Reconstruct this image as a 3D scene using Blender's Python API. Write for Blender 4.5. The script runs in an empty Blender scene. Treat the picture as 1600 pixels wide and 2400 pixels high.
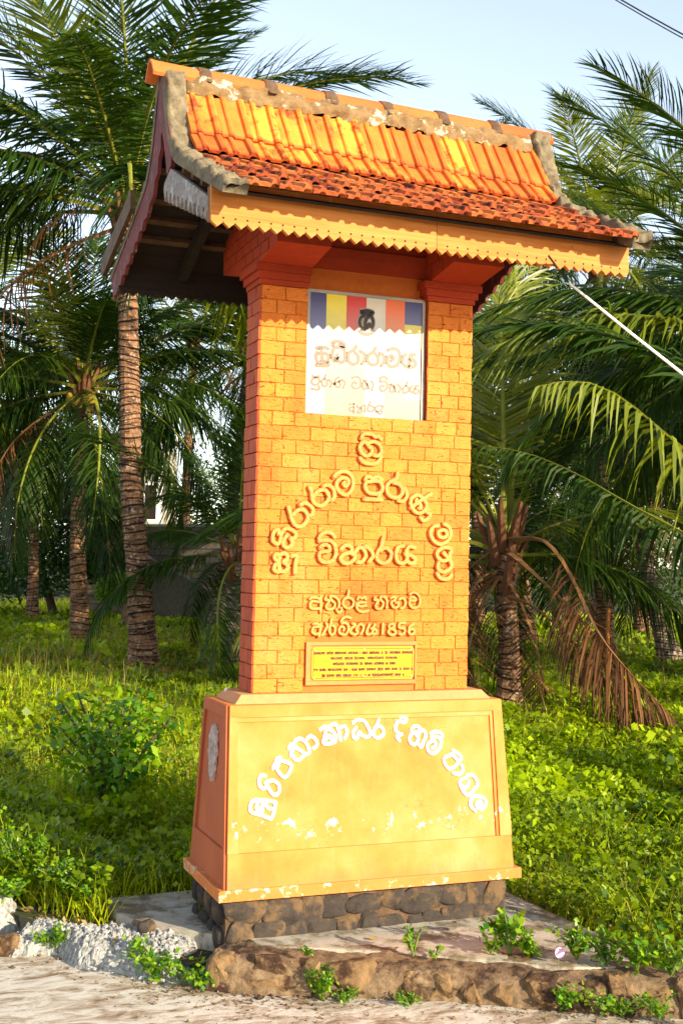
import bpy, math, random
import numpy as np
from mathutils import Vector, Matrix

# ------------------------------------------------------------------ camera, sky, sun, exposure
S = 1.35                      # all layout numbers below are in layout units; S turns them into metres
SC = bpy.context.scene
COL = SC.collection
CF, CYAW, CPITCH, CROLL = 2860.0884, -0.367, 0.040, 0.0196
CAMP = np.array([-1.8565, -4.6374, 1.4818])
_f = np.array([math.sin(-CYAW) * math.cos(CPITCH), math.cos(-CYAW) * math.cos(CPITCH), math.sin(CPITCH)])
_r = np.array([math.cos(-CYAW), -math.sin(-CYAW), 0.0])
_u = np.cross(_r, _f)
CR = _r * math.cos(CROLL) + _u * math.sin(CROLL)
CU = -_r * math.sin(CROLL) + _u * math.cos(CROLL)
CFW = _f
cd = bpy.data.cameras.new('camera')
cam = bpy.data.objects.new('camera', cd)
COL.objects.link(cam)
cam.matrix_world = Matrix(((CR[0], CU[0], -CFW[0], CAMP[0] * S), (CR[1], CU[1], -CFW[1], CAMP[1] * S),
                           (CR[2], CU[2], -CFW[2], CAMP[2] * S), (0, 0, 0, 1)))
cd.sensor_fit = 'VERTICAL'
cd.sensor_height = 36.0
cd.sensor_width = 24.0
cd.lens = CF / 2400.0 * 36.0
cd.clip_end = 2000
cd.clip_start = 0.05
cd.dof.use_dof = True
cd.dof.focus_distance = 4.7 * S
cd.dof.aperture_fstop = 10.0
SC.camera = cam

SUN_AZ, SUN_EL = math.radians(28), math.radians(18)      # azimuth to the right of the monument's front
sd = Vector((math.sin(SUN_AZ) * math.cos(SUN_EL), -math.cos(SUN_AZ) * math.cos(SUN_EL), math.sin(SUN_EL)))
W = bpy.data.worlds.new('World')
SC.world = W
W.use_nodes = True
nt = W.node_tree
bg = nt.nodes['Background']
sky = nt.nodes.new('ShaderNodeTexSky')
sky.sky_type = 'NISHITA'
sky.sun_disc = False
sky.sun_elevation = SUN_EL
sky.sun_rotation = math.atan2(sd.x, sd.y)
sky.air_density = 1.0
sky.dust_density = 0.3
sky.ozone_density = 1.0
hz = nt.nodes.new('ShaderNodeHueSaturation')
hz.inputs['Saturation'].default_value = 0.64
hz.inputs['Value'].default_value = 1.5
nt.links.new(sky.outputs[0], hz.inputs['Color'])
nt.links.new(hz.outputs[0], bg.inputs[0])
bg.inputs[1].default_value = 0.10
sl = bpy.data.lights.new('sun', 'SUN')
sl.energy = 4.7
sl.angle = math.radians(0.5)
sl.color = (1.0, 0.86, 0.62)
so = bpy.data.objects.new('sun', sl)
so.rotation_euler = sd.to_track_quat('Z', 'Y').to_euler()
so.location = (6, -8, 8)
COL.objects.link(so)
SC.view_settings.view_transform = 'Standard'
SC.view_settings.look = 'None'
SC.view_settings.exposure = 1.3
SC.view_settings.gamma = 1.0
SC.cycles.max_bounces = 6
SC.cycles.transparent_max_bounces = 8
SC.cycles.use_denoising = True

# ------------------------------------------------------------------ helpers
RNG = np.random.default_rng(7)
R = random.Random(11)

def at(px, py, D):
    """point seen at photo pixel px,py at depth D"""
    return CAMP + D * (CFW + CR * (px - 800) / CF - CU * (py - 1200) / CF)

def gp(px, py, z):
    d = CFW + CR * (px - 800) / CF - CU * (py - 1200) / CF
    return CAMP + d * (z - CAMP[2]) / d[2]

class Mat:
    def __init__(s, name):
        s.m = bpy.data.materials.new(name)
        s.m.use_nodes = True
        s.t = s.m.node_tree
        s.b = s.t.nodes['Principled BSDF']
        s.x = 0
    def n(s, kind, **kw):
        nd = s.t.nodes.new(kind)
        for k, v in kw.items():
            if k.startswith('i_'):
                key = k[2:].replace('_', ' ')
                nd.inputs[int(key) if key.isdigit() else key].default_value = v
            else:
                setattr(nd, k, v)
        return nd
    def l(s, a, b):
        s.t.links.new(a, b)
    def coord(s, scale=(1, 1, 1), kind='Object'):
        tc = s.n('ShaderNodeTexCoord')
        mp = s.n('ShaderNodeMapping')
        mp.inputs['Scale'].default_value = scale
        s.l(tc.outputs[kind], mp.inputs[0])
        return mp.outputs[0]
    def noise(s, scale, detail=6, rough=.6, stretch=(1, 1, 1), dist=0.0, off=True):
        nz = s.n('ShaderNodeTexNoise')
        nz.inputs['Scale'].default_value = scale
        nz.inputs['Detail'].default_value = detail
        nz.inputs['Roughness'].default_value = rough
        nz.inputs['Distortion'].default_value = dist
        va = s.n('ShaderNodeVectorMath', operation='ADD')
        rc = s.n('ShaderNodeCombineXYZ')
        rr = s.math('MULTIPLY', s.objrand(), 40.0 if off else 0.0)
        s.l(rr, rc.inputs[0]); s.l(rr, rc.inputs[1])
        s.l(s.coord(stretch), va.inputs[0]); s.l(rc.outputs[0], va.inputs[1])
        s.l(va.outputs[0], nz.inputs['Vector'])
        return nz.outputs[0]
    def ramp(s, fac, stops):
        r = s.n('ShaderNodeValToRGB')
        e = r.color_ramp.elements
        while len(e) > 1:
            e.remove(e[-1])
        e[0].position = stops[0][0]
        e[0].color = (*stops[0][1], 1) if len(stops[0][1]) == 3 else stops[0][1]
        for p, c in stops[1:]:
            x = e.new(p)
            x.color = (*c, 1)
        s.l(fac, r.inputs[0])
        return r.outputs[0]
    def mix(s, fac, a, b, mode='MIX'):
        m = s.n('ShaderNodeMix', data_type='RGBA', blend_type=mode)
        if isinstance(fac, (int, float)):
            m.inputs[0].default_value = fac
        else:
            s.l(fac, m.inputs[0])
        for v, i in ((a, 6), (b, 7)):
            if isinstance(v, tuple):
                m.inputs[i].default_value = (*v, 1)
            else:
                s.l(v, m.inputs[i])
        return m.outputs[2]
    def math(s, op, a, b=0.0, c=None):
        m = s.n('ShaderNodeMath', operation=op)
        for v, i in ((a, 0), (b, 1)) + (((c, 2),) if c is not None else ()):
            if isinstance(v, (int, float)):
                m.inputs[i].default_value = v
            else:
                s.l(v, m.inputs[i])
        return m.outputs[0]
    def objrand(s):
        return s.n('ShaderNodeObjectInfo').outputs['Random']
    def attr(s, name):
        a = s.n('ShaderNodeAttribute')
        a.attribute_name = name
        return a.outputs['Fac']
    def sepz(s, kind='Object'):
        sp = s.n('ShaderNodeSeparateXYZ')
        s.l(s.coord(kind=kind), sp.inputs[0])
        return sp.outputs
    def vary(s, col, amount, src=None):
        """value varies with a random number"""
        hs = s.n('ShaderNodeHueSaturation')
        r = s.objrand() if src is None else src
        v = s.math('MULTIPLY_ADD', r, 2 * amount, 1 - amount)
        s.l(v, hs.inputs['Value'])
        h = s.math('MULTIPLY_ADD', r, amount * .06, .5 - amount * .03)
        s.l(h, hs.inputs['Hue'])
        s.l(col, hs.inputs['Color'])
        return hs.outputs[0]
    def done(s, col, rough=.8, bump=None, bstr=.3, bdist=.01, spec=.3):
        if isinstance(col, tuple):
            s.b.inputs['Base Color'].default_value = (*col, 1)
        else:
            s.l(col, s.b.inputs['Base Color'])
        if isinstance(rough, (int, float)):
            s.b.inputs['Roughness'].default_value = rough
        else:
            s.l(rough, s.b.inputs['Roughness'])
        s.b.inputs['Specular IOR Level'].default_value = spec
        if bump is not None:
            bp = s.n('ShaderNodeBump')
            bp.inputs['Strength'].default_value = bstr
            bp.inputs['Distance'].default_value = bdist
            s.l(bump, bp.inputs['Height'])
            s.l(bp.outputs[0], s.b.inputs['Normal'])
        return s.m

def link(o, parent=None):
    COL.objects.link(o)
    if parent is not None:
        o.parent = parent
    return o

def tag(o, label=None, cat=None, group=None, kind=None):
    if label: o['label'] = label
    if cat: o['category'] = cat
    if group: o['group'] = group
    if kind: o['kind'] = kind
    return o

ORG = {}
def empty(name, loc, parent=None, rot=None):
    o = bpy.data.objects.new(name, None)
    o.empty_display_size = .1
    link(o, parent)
    loc = np.array(loc, float)
    base = ORG[parent.name] if parent is not None else np.zeros(3)
    o.location = tuple((loc - base) * S)
    if rot: o.rotation_euler = rot
    ORG[o.name] = loc if rot is None else np.zeros(3)
    return o

def mesh(name, v, f, mats, smooth=False, mi=None, attr=None, scale=S):
    me = bpy.data.meshes.new(name)
    v = np.asarray(v, dtype=np.float32) * scale
    if isinstance(f, np.ndarray):
        k = f.shape[1]
        me.vertices.add(len(v)); me.vertices.foreach_set('co', v.ravel())
        me.loops.add(f.size); me.loops.foreach_set('vertex_index', f.ravel().astype(np.int32))
        me.polygons.add(len(f)); me.polygons.foreach_set('loop_start', np.arange(0, f.size, k, dtype=np.int32))
        me.update(calc_edges=True)
    else:
        me.from_pydata([tuple(map(float, p)) for p in v], [], f)
        me.update()
    for m in (mats if isinstance(mats, (list, tuple)) else [mats]):
        me.materials.append(m)
    if mi is not None:
        me.polygons.foreach_set('material_index', np.asarray(mi, dtype=np.int32))
    if smooth:
        me.polygons.foreach_set('use_smooth', np.ones(len(me.polygons), dtype=bool))
    if attr is not None:
        a = me.attributes.new('rnd', 'FLOAT', 'FACE')
        a.data.foreach_set('value', np.asarray(attr, dtype=np.float32))
    return me

def obj(name, v, f, mats, parent=None, org=None, **kw):
    """a mesh object from world-layout vertices"""
    v = np.asarray(v, float)
    if parent is not None:
        base = ORG.get(parent.name, np.zeros(3))
        org = base if org is None else np.array(org, float)
    else:
        base = np.zeros(3)
        org = np.array(org, float) if org is not None else np.array([v[:, 0].mean(), v[:, 1].mean(), v[:, 2].min()])
    me = mesh(name, v - org, f, mats, **kw)
    o = bpy.data.objects.new(name, me)
    link(o, parent)
    o.location = tuple((org - base) * S)
    ORG[o.name] = org
    return o

def inst(name, me, loc, parent=None, rot=(0, 0, 0), scale=1.0):
    o = bpy.data.objects.new(name, me)
    link(o, parent)
    base = ORG.get(parent.name, np.zeros(3)) if parent is not None else np.zeros(3)
    o.location = tuple((np.array(loc, float) - base) * S)
    o.rotation_euler = rot
    o.scale = (scale,) * 3 if isinstance(scale, (int, float)) else scale
    ORG[o.name] = np.array(loc, float)
    return o

class MB:
    def __init__(s): s.v = []; s.f = []
    def add(s, v, f):
        b = len(s.v); s.v += [tuple(p) for p in v]; s.f += [tuple(i + b for i in q) for q in f]
        return s
    def box(s, x0, x1, y0, y1, z0, z1):
        return s.add([(x, y, z) for z in (z0, z1) for y in (y0, y1) for x in (x0, x1)],
                     [(0, 2, 3, 1), (4, 5, 7, 6), (0, 1, 5, 4), (2, 6, 7, 3), (0, 4, 6, 2), (1, 3, 7, 5)])
    def hexa(s, lo, hi):
        """lo, hi: four corners each, same winding"""
        return s.add(list(lo) + list(hi), [(3, 2, 1, 0), (4, 5, 6, 7)] + [(i, (i + 1) % 4, 4 + (i + 1) % 4, 4 + i) for i in range(4)])
    def prism(s, poly, fn, t0, t1):
        n = len(poly)
        v = [fn(a, b, t0) for a, b in poly] + [fn(a, b, t1) for a, b in poly]
        return s.add(v, [tuple(range(n))[::-1], tuple(range(n, 2 * n))] + [(i, (i + 1) % n, n + (i + 1) % n, n + i) for i in range(n)])
    def tube(s, pts, r, k=8, caps=True):
        pts = np.array(pts, float); n = len(pts)
        rr = np.broadcast_to(np.array(r, float), (n,))
        T = np.gradient(pts, axis=0); T /= np.linalg.norm(T, axis=1)[:, None] + 1e-9
        v = []
        a = np.array([0, 0, 1.0]) if abs(T[0][2]) < .9 else np.array([1.0, 0, 0])
        for i in range(n):
            b = np.cross(T[i], a); b /= np.linalg.norm(b) + 1e-9; a = np.cross(b, T[i])
            for j in range(k):
                t = 2 * math.pi * j / k
                v.append(pts[i] + rr[i] * (b * math.cos(t) + a * math.sin(t)))
        f = [(i * k + j, i * k + (j + 1) % k, (i + 1) * k + (j + 1) % k, (i + 1) * k + j) for i in range(n - 1) for j in range(k)]
        if caps: f += [tuple(range(k))[::-1], tuple(range((n - 1) * k, n * k))]
        return s.add(v, f)
    def obj(s, name, mats, parent=None, **kw):
        return obj(name, np.array(s.v), s.f, mats, parent, **kw)
    def mesh(s, name, mats, **kw):
        return mesh(name, np.array(s.v), s.f, mats, **kw)

def spline(pts, m=6):
    P = np.array(pts, float)
    if len(P) < 3:
        return np.linspace(P[0], P[-1], 4)
    closed = np.linalg.norm(P[0] - P[-1]) < 1e-6
    out = []
    n = len(P)
    for i in range(n - 1):
        p1, p2 = P[i], P[i + 1]
        p0 = P[i - 1] if i > 0 else (P[-2] if closed else 2 * p1 - p2)
        p3 = P[i + 2] if i + 2 < n else (P[1] if closed else 2 * p2 - p1)
        for k in range(m):
            t = k / m
            out.append(.5 * ((2 * p1) + (-p0 + p2) * t + (2 * p0 - 5 * p1 + 4 * p2 - p3) * t * t + (-p0 + 3 * p1 - 3 * p2 + p3) * t ** 3))
    out.append(P[-1])
    return np.array(out)

def stroke(mb, pts, w, h, place, m=3, flat=False):
    """a raised stroke: pts are (a,b) on a face, place(a,b,height) gives the point; w half width, h relief"""
    P = spline(pts, m); n = len(P)
    T = np.gradient(P, axis=0); T /= np.linalg.norm(T, axis=1)[:, None] + 1e-9
    N = np.stack([-T[:, 1], T[:, 0]], 1)
    sec = [(-1, -.15), (-.92, .78), (-.7, 1), (.7, 1), (.92, .78), (1, -.15)] if not flat else [(-1, -.2), (-1, 1), (1, 1), (1, -.2)]
    k = len(sec); v = []; hand = 0 if flat else .13
    P = np.vstack([P[0] - T[0] * w * .7, P, P[-1] + T[-1] * w * .7]); N = np.vstack([N[0], N, N[-1]])
    for i in range(len(P)):
        e = .6 if i in (0, len(P) - 1) else 1.0
        for a, c in sec:
            q = P[i] + N[i] * a * w * e * (1 + hand * R.uniform(-1, 1))
            v.append(place(q[0], q[1], c * h * (e if c > 0 else 1) * (1 + hand * R.uniform(-.8, .5))))
    f = [(i * k + j, i * k + j + 1, (i + 1) * k + j + 1, (i + 1) * k + j) for i in range(len(P) - 1) for j in range(k - 1)]
    f += [tuple(range(k))[::-1], tuple((len(P) - 1) * k + j for j in range(k))]
    mb.add(v, f)

def parse(g):
    return [[tuple(float(c) / 1000 for c in q.split(',')) for q in st.split()] for st in g.split('|')]

def vnoise(p, seed=0):
    """smooth value noise on Nx2 or Nx3 points"""
    p = np.asarray(p, float)
    if p.shape[1] == 2: p = np.hstack([p, np.zeros((len(p), 1))])
    i = np.floor(p).astype(np.int64); f = p - i; f = f * f * (3 - 2 * f)
    def h(a):
        n = (a[:, 0] * 374761393 + a[:, 1] * 668265263 + a[:, 2] * 2147483647 + seed * 974711) & 0xffffffff
        n = ((n ^ (n >> 13)) * 1274126177) & 0xffffffff
        return ((n ^ (n >> 16)) & 0xffff) / 65535.0
    r = 0
    for dx in (0, 1):
        for dy in (0, 1):
            for dz in (0, 1):
                w = (f[:, 0] if dx else 1 - f[:, 0]) * (f[:, 1] if dy else 1 - f[:, 1]) * (f[:, 2] if dz else 1 - f[:, 2])
                r = r + w * h(i + np.array([dx, dy, dz]))
    return r * 2 - 1

def fbm(p, seed=0, o=4):
    p = np.asarray(p, float); r = 0; a = .5
    for k in range(o):
        r = r + a * vnoise(p * 2 ** k, seed + k * 17); a *= .5
    return r

def worley(p, seed=0):
    p = np.asarray(p, float); i = np.floor(p).astype(np.int64); best = np.full(len(p), 9.0)
    for dx in (-1, 0, 1):
        for dy in (-1, 0, 1):
            c = i + np.array([dx, dy])
            n = (c[:, 0] * 374761393 + c[:, 1] * 668265263 + seed * 974711) & 0xffffffff
            n = ((n ^ (n >> 13)) * 1274126177) & 0xffffffff
            j = np.stack([(n & 0xff) / 255, ((n >> 8) & 0xff) / 255], 1)
            best = np.minimum(best, np.linalg.norm(c + j - p, axis=1))
    return best

def rock(c, s, seed, sub=2, amp=.22, flat=None):
    """a rough stone: an icosphere squared off and displaced; returns v,f"""
    import bmesh
    bm = bmesh.new(); bmesh.ops.create_icosphere(bm, subdivisions=sub, radius=1)
    v = np.array([q.co[:] for q in bm.verts]); f = [tuple(x.index for x in q.verts) for q in bm.faces]
    bm.free()
    v = np.sign(v) * np.abs(v) ** .55
    rg = np.random.default_rng(seed)
    if amp > .3:
        for _ in range(11):
            n = rg.normal(0, 1, 3); n /= np.linalg.norm(n)
            v = v - np.maximum(0, v @ n - rg.uniform(.72, 1.0))[:, None] * n
        amp *= .45
    v *= (1 + amp * fbm(v * 1.3 + seed * 7.1, seed, 3))[:, None]
    return v * np.array(s) + np.array(c), f

# ------------------------------------------------------------------ materials
def m_paint(name, c, bumps=.35, wear=None, var=.0, scale=9, rough=.75):
    M = Mat(name)
    n1 = M.noise(2.2, 4); n2 = M.noise(scale * 3, 8, .7)
    lo = tuple(x * .80 for x in c); hi = tuple(min(1, x * 1.12) for x in c)
    col = M.ramp(n1, [(.3, lo), (.7, hi)])
    col = M.mix(M.ramp(n2, [(.35, (.35,) * 3), (.6, (0, 0, 0))]), col, tuple(x * .6 for x in c))
    if var: col = M.vary(col, var)
    if wear:
        wn = M.noise(5, 9, .75)
        col = M.mix(M.ramp(wn, [(wear[0], (0, 0, 0)), (wear[0] + .03, (1, 1, 1))]), col, wear[1])
    return M.done(col, rough, n2, bumps, .006)

YEL = (.80, .33, .045)
BRK = (.76, .26, .025)
# brick plaster: hand carved scratches
M = Mat('carved_ochre_plaster')
n1 = M.noise(3.5, 5); n2 = M.noise(28, 8, .7); n3 = M.noise(16, 3, .5, (1, 1, 2.6), 2.5)
col = M.ramp(n1, [(.3, (.60, .145, .014)), (.7, (.68, .200, .030))])
stn = M.noise(1.6, 6, .62, (1.2, 1.2, .55), 0, False)
col = M.mix(M.ramp(stn, [(.38, (.75,) * 3), (.50, (0, 0, 0))]), col, (.52, .105, .012))
col = M.mix(M.ramp(stn, [(.55, (0, 0, 0)), (.72, (.7,) * 3)]), col, (.70, .25, .065))
col = M.vary(col, .06)
cr = M.ramp(n3, [(.30, (1, 1, 1)), (.36, (0, 0, 0))])
col = M.mix(cr, col, (.42, .05, .005))
hgt = M.math('SUBTRACT', n2, M.math('MULTIPLY', cr, 1.2))
hgt = M.math('ADD', hgt, M.math('MULTIPLY', n3, 1.6))
MAT_BRICK = M.done(col, .8, hgt, .7, .008)
MAT_CORE = m_paint('ochre_mortar_groove', (.58, .135, .016))
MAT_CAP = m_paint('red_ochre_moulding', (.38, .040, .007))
# pedestal plaster with flaked patches near the foot
M = Mat('yellow_lime_plaster')
n1 = M.noise(2.4, 5, .6); n2 = M.noise(40, 8, .7)
col = M.ramp(n1, [(.34, (.52, .135, .013)), (.50, (.60, .185, .030)), (.68, (.64, .24, .075))])
z = M.sepz()[2]
stk = M.noise(3, 4, .5, (9, 9, .6))
col = M.mix(M.ramp(stk, [(.55, (0, 0, 0)), (.75, (.22,) * 3)]), col, (.62, .24, .10))
band = M.ramp(M.math('DIVIDE', z, .97 * S), [(.33, (0, 0, 0)), (.385, (1, 1, 1)), (.43, (1, 1, 1)), (.53, (0, 0, 0))])
wn = M.noise(17, 9, .74)
mud = M.math('ADD', M.noise(6, 6, .7, (1, 1, .4)), M.ramp(M.math('DIVIDE', z, .97 * S), [(.19, (.32,) * 3), (.30, (0, 0, 0))]))
col = M.mix(M.ramp(mud, [(.60, (0, 0, 0)), (.80, (.6,) * 3)]), col, (.42, .13, .03))
vo = M.n('ShaderNodeTexVoronoi', feature='DISTANCE_TO_EDGE')
vo.inputs['Scale'].default_value = 2.1
dv = M.n('ShaderNodeVectorMath', operation='ADD')
nzc = M.n('ShaderNodeTexNoise'); nzc.inputs['Scale'].default_value = 5; nzc.inputs['Detail'].default_value = 6
M.l(M.coord(), dv.inputs[0]); M.l(nzc.outputs[1], dv.inputs[1]); M.l(dv.outputs[0], vo.inputs['Vector'])
crk = M.math('MULTIPLY', M.ramp(vo.outputs[0], [(.0, (1, 1, 1)), (.006, (0, 0, 0))]), M.ramp(M.noise(2.2, 3), [(.5, (0, 0, 0)), (.6, (1, 1, 1))]))
col = M.mix(M.math('MULTIPLY', crk, .75), col, (.28, .07, .015))
fl = M.math('ADD', wn, M.math('MULTIPLY', band, .17))
flk = M.ramp(fl, [(.745, (0, 0, 0)), (.76, (1, 1, 1))])
col = M.mix(flk, col, (.62, .58, .50))
hh = M.math('SUBTRACT', n2, flk)
MAT_PED = M.done(col, .7, hh, .25, .005)
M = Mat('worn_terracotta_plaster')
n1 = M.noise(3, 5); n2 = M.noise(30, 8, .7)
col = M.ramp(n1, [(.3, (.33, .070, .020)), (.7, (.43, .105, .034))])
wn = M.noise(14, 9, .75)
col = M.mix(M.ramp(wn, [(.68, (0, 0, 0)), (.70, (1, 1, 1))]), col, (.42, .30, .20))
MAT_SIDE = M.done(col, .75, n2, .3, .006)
M = Mat('chipped_sill_plaster')
wn = M.noise(11, 9, .75); n2 = M.noise(50, 6)
col = M.ramp(M.noise(3, 4), [(.3, (.50, .135, .02)), (.7, (.60, .19, .045))])
col = M.mix(M.ramp(wn, [(.56, (0, 0, 0)), (.59, (1, 1, 1))]), col, (.50, .42, .30))
MAT_SILL = M.done(col, .8, n2, .5, .006)
MAT_WHITE = m_paint('white_letter_paint', (.86, .85, .82), .2)

def m_cement(name, a, b, patch=None, bs=.8, sc=14, dark=None):
    M = Mat(name)
    n1 = M.noise(sc, 9, .75); n2 = M.noise(sc * 5, 6, .8); n3 = M.noise(4.5, 6, .7)
    col = M.ramp(n1, [(.32, a), (.62, b)])
    if dark: col = M.mix(M.ramp(n3, [(.40, (1, 1, 1)), (.5, (0, 0, 0))]), col, dark)
    if patch: col = M.mix(M.ramp(M.noise(11, 6, .7, (1, 1, 1.0)), [(.57, (0, 0, 0)), (.60, (1, 1, 1))]), col, patch)
    h = M.math('ADD', n1, M.math('MULTIPLY', n2, .5))
    return M.done(col, .9, h, bs, .012)
MAT_MORTAR = m_cement('rough_verge_mortar', (.07, .05, .03), (.22, .175, .105), None)
MAT_RIDGEM = m_cement('ridge_bedding_mortar', (.12, .06, .02), (.24, .155, .07), (.42, .37, .28))
MAT_FOUND = m_cement('rubble_foundation_mortar', (.06, .035, .02), (.15, .085, .045), None, 1.0, 10)
MAT_FSTONE = m_cement('dark_foundation_stone', (.022, .018, .016), (.06, .045, .035), None, 1.0, 12, (.14, .085, .04))
MAT_KSTONE = m_cement('kerb_field_stone', (.07, .035, .014), (.24, .145, .065), None, 1.0, 9, (.04, .018, .009))
MAT_KMORT = m_cement('kerb_weathered_mortar', (.07, .038, .018), (.27, .18, .10), None, 1.0, 13, (.045, .022, .012))
MAT_SLAB = m_cement('pale_concrete_slab', (.27, .23, .17), (.44, .39, .31), None, .4, 9, (.17, .13, .08))
MAT_HEAP = m_cement('white_spilled_concrete', (.06, .055, .05), (.50, .49, .46), None, 1.0, 40)
M = Mat('worn_concrete_road')
n1 = M.noise(5, 9, .7, (1, 2.2, 1), .8); n2 = M.noise(45, 8, .8)
col = M.ramp(n1, [(.36, (.16, .10, .05)), (.46, (.36, .28, .20)), (.56, (.56, .51, .43))])
col = M.mix(M.ramp(M.noise(16, 6, .75), [(.62, (0, 0, 0)), (.70, (.8,) * 3)]), col, (.34, .21, .10))
MAT_ROAD = M.done(col, .9, M.math('ADD', n2, n1), .6, .012)

# clay tiles
M = Mat('terracotta_roof_tile')
n1 = M.noise(4, 6, .65); n2 = M.noise(60, 6, .7)
col = M.ramp(n1, [(.28, (.54, .10, .010)), (.6, (.68, .20, .024)), (.8, (.70, .28, .06))])
col = M.vary(col, .27)
y = M.sepz()[1]
soot = M.noise(9, 7, .7)
sm = M.ramp(soot, [(.36, (1, 1, 1)), (.50, (0, 0, 0))])
col = M.mix(M.math('MULTIPLY', sm, M.math('GREATER_THAN', M.objrand(), .35)), col, (.26, .035, .008))
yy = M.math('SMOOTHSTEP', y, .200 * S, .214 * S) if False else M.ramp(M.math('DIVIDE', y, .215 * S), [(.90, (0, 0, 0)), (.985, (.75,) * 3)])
col = M.mix(yy, col, (.26, .035, .007))  # shadow line under each tile row painted dark on the lower lip
MAT_TILE = M.done(col, .75, n2, .25, .004)
M = Mat('sooty_roof_tile')
n1 = M.noise(5, 6, .65); n2 = M.noise(60, 6, .7)
col = M.ramp(n1, [(.28, (.36, .065, .013)), (.7, (.56, .19, .042))])
col = M.vary(col, .2)
sm = M.ramp(M.noise(10, 7, .7), [(.41, (1, 1, 1)), (.49, (0, 0, 0))])
col = M.mix(sm, col, (.06, .012, .007))
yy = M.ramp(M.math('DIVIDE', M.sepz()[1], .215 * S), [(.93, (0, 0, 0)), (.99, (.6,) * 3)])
col = M.mix(yy, col, (.20, .028, .007))  # same painted shadow line along the lower lip
MAT_TILE2 = M.done(col, .8, n2, .3, .004)
MAT_RIDGE = m_paint('ridge_tile_clay', (.60, .130, .028), .25, (.60, (.22, .05, .02)), .1)
def m_wood(name, a, b, st=(1, 1, 14), sc=3, wear=None):
    M = Mat(name)
    n1 = M.noise(sc, 6, .6, st, 1.2); n2 = M.noise(30, 5, .6)
    col = M.ramp(n1, [(.3, a), (.7, b)])
    if wear: col = M.mix(M.ramp(M.noise(9, 8, .75, (1, 3, 1)), [(wear[0], (0, 0, 0)), (wear[0] + .06, (1, 1, 1))]), col, wear[1])
    return M.done(col, .75, M.math('ADD', n1, M.math('MULTIPLY', n2, .3)), .35, .005)
MAT_FASCIA = m_wood('yellow_varnished_board', (.42, .115, .012), (.56, .215, .05), (.5, 1, 10), 2.6, (.64, (.28, .08, .015)))
MAT_REDB = m_wood('flaking_red_board', (.09, .014, .012), (.17, .03, .026), (1, 1, 1), 6, (.58, (.20, .16, .15)))
MAT_GREYB = m_wood('weathered_grey_board', (.13, .11, .10), (.30, .25, .22), (2, 1, 3), 7, (.55, (.42, .42, .44)))
MAT_BROWNB = m_wood('bare_brown_board', (.12, .06, .025), (.26, .14, .06), (1, 1, 1), 8)
MAT_DARKW = m_wood('dark_roof_timber', (.008, .005, .003), (.030, .015, .009), (1, 6, 6), 4)
MAT_PLANK = m_wood('dark_brown_plank', (.05, .024, .011), (.13, .065, .03), (1, 1, 1), 8)
MAT_HOLE = Mat('dark_hole').done((.01, .006, .004), .9)
MAT_METAL = m_paint('grey_metal_frame', (.42, .38, .33), .1, (.63, (.18, .13, .09)), 0, 9, .5)
MAT_BRASS = None

def m_stripe(name, c, lit_faded):
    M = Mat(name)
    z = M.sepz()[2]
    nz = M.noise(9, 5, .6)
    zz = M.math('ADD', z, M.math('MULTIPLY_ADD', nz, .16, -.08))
    f = M.ramp(M.math('DIVIDE', zz, .55 * S), [(.0, (1, 1, 1)), (.50, (.95,) * 3), (.86, (0, 0, 0))])  # paler downwards: bleaching plus sunlight below the eave shadow, painted in
    col = M.mix(f, c, lit_faded)
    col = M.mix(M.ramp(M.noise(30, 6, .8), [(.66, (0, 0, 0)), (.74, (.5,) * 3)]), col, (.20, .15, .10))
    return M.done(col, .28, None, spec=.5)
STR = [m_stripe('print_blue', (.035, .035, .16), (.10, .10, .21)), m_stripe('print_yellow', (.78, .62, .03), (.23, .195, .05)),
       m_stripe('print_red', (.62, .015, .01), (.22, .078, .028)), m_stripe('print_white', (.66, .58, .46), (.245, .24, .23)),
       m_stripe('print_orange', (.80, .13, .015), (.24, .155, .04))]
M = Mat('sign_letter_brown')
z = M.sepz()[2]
f = M.ramp(M.math('DIVIDE', z, .55 * S), [(.0, (1, 1, 1)), (.30, (1, 1, 1)), (.66, (.75,) * 3), (.76, (0, 0, 0))])  # tan lower down: fading and sunlight put into the letter colour
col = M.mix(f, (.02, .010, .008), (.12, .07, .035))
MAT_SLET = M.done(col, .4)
MAT_SOUT = Mat('sign_letter_outline').done((.34, .29, .23), .4)
MAT_PLAQ = m_paint('yellow_enamel_plaque', (.72, .37, .0), .03, None, 0, 9, .3)
MAT_PLINE = Mat('brown_plaque_print').done((.07, .010, .002), .5)
MAT_CONDUIT = Mat('white_plastic_conduit').done((.80, .80, .82), .3)
MAT_WIRE = Mat('black_cable').done((.02, .02, .02), .5)

def m_leaf(name, c1, c2, trans=.45, rough=.45, spec=.4, src='rnd', tcol=None):
    M = Mat(name)
    a = M.attr('rnd')
    if src == 'obj':
        a = M.math('FRACT', M.math('ADD', M.math('MULTIPLY', a, .45), M.math('MULTIPLY', M.objrand(), .75)))
    col = M.ramp(a, [(.0, c1), (1.0, c2)])
    M.done(col, rough, spec=spec)
    tr = M.n('ShaderNodeBsdfTranslucent')
    tc = M.mix(1.0, col, tcol or (1.3, 1.3, .3), 'MULTIPLY')
    M.l(tc, tr.inputs[0])
    mx = M.n('ShaderNodeMixShader'); mx.inputs[0].default_value = trans
    out = M.t.nodes['Material Output']
    M.l(M.b.outputs[0], mx.inputs[1]); M.l(tr.outputs[0], mx.inputs[2]); M.l(mx.outputs[0], out.inputs[0])
    return M.m
MAT_FROND = m_leaf('palm_leaflet_green', (.004, .019, .0015), (.036, .074, .003), .25, .55, .18, 'obj')
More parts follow.
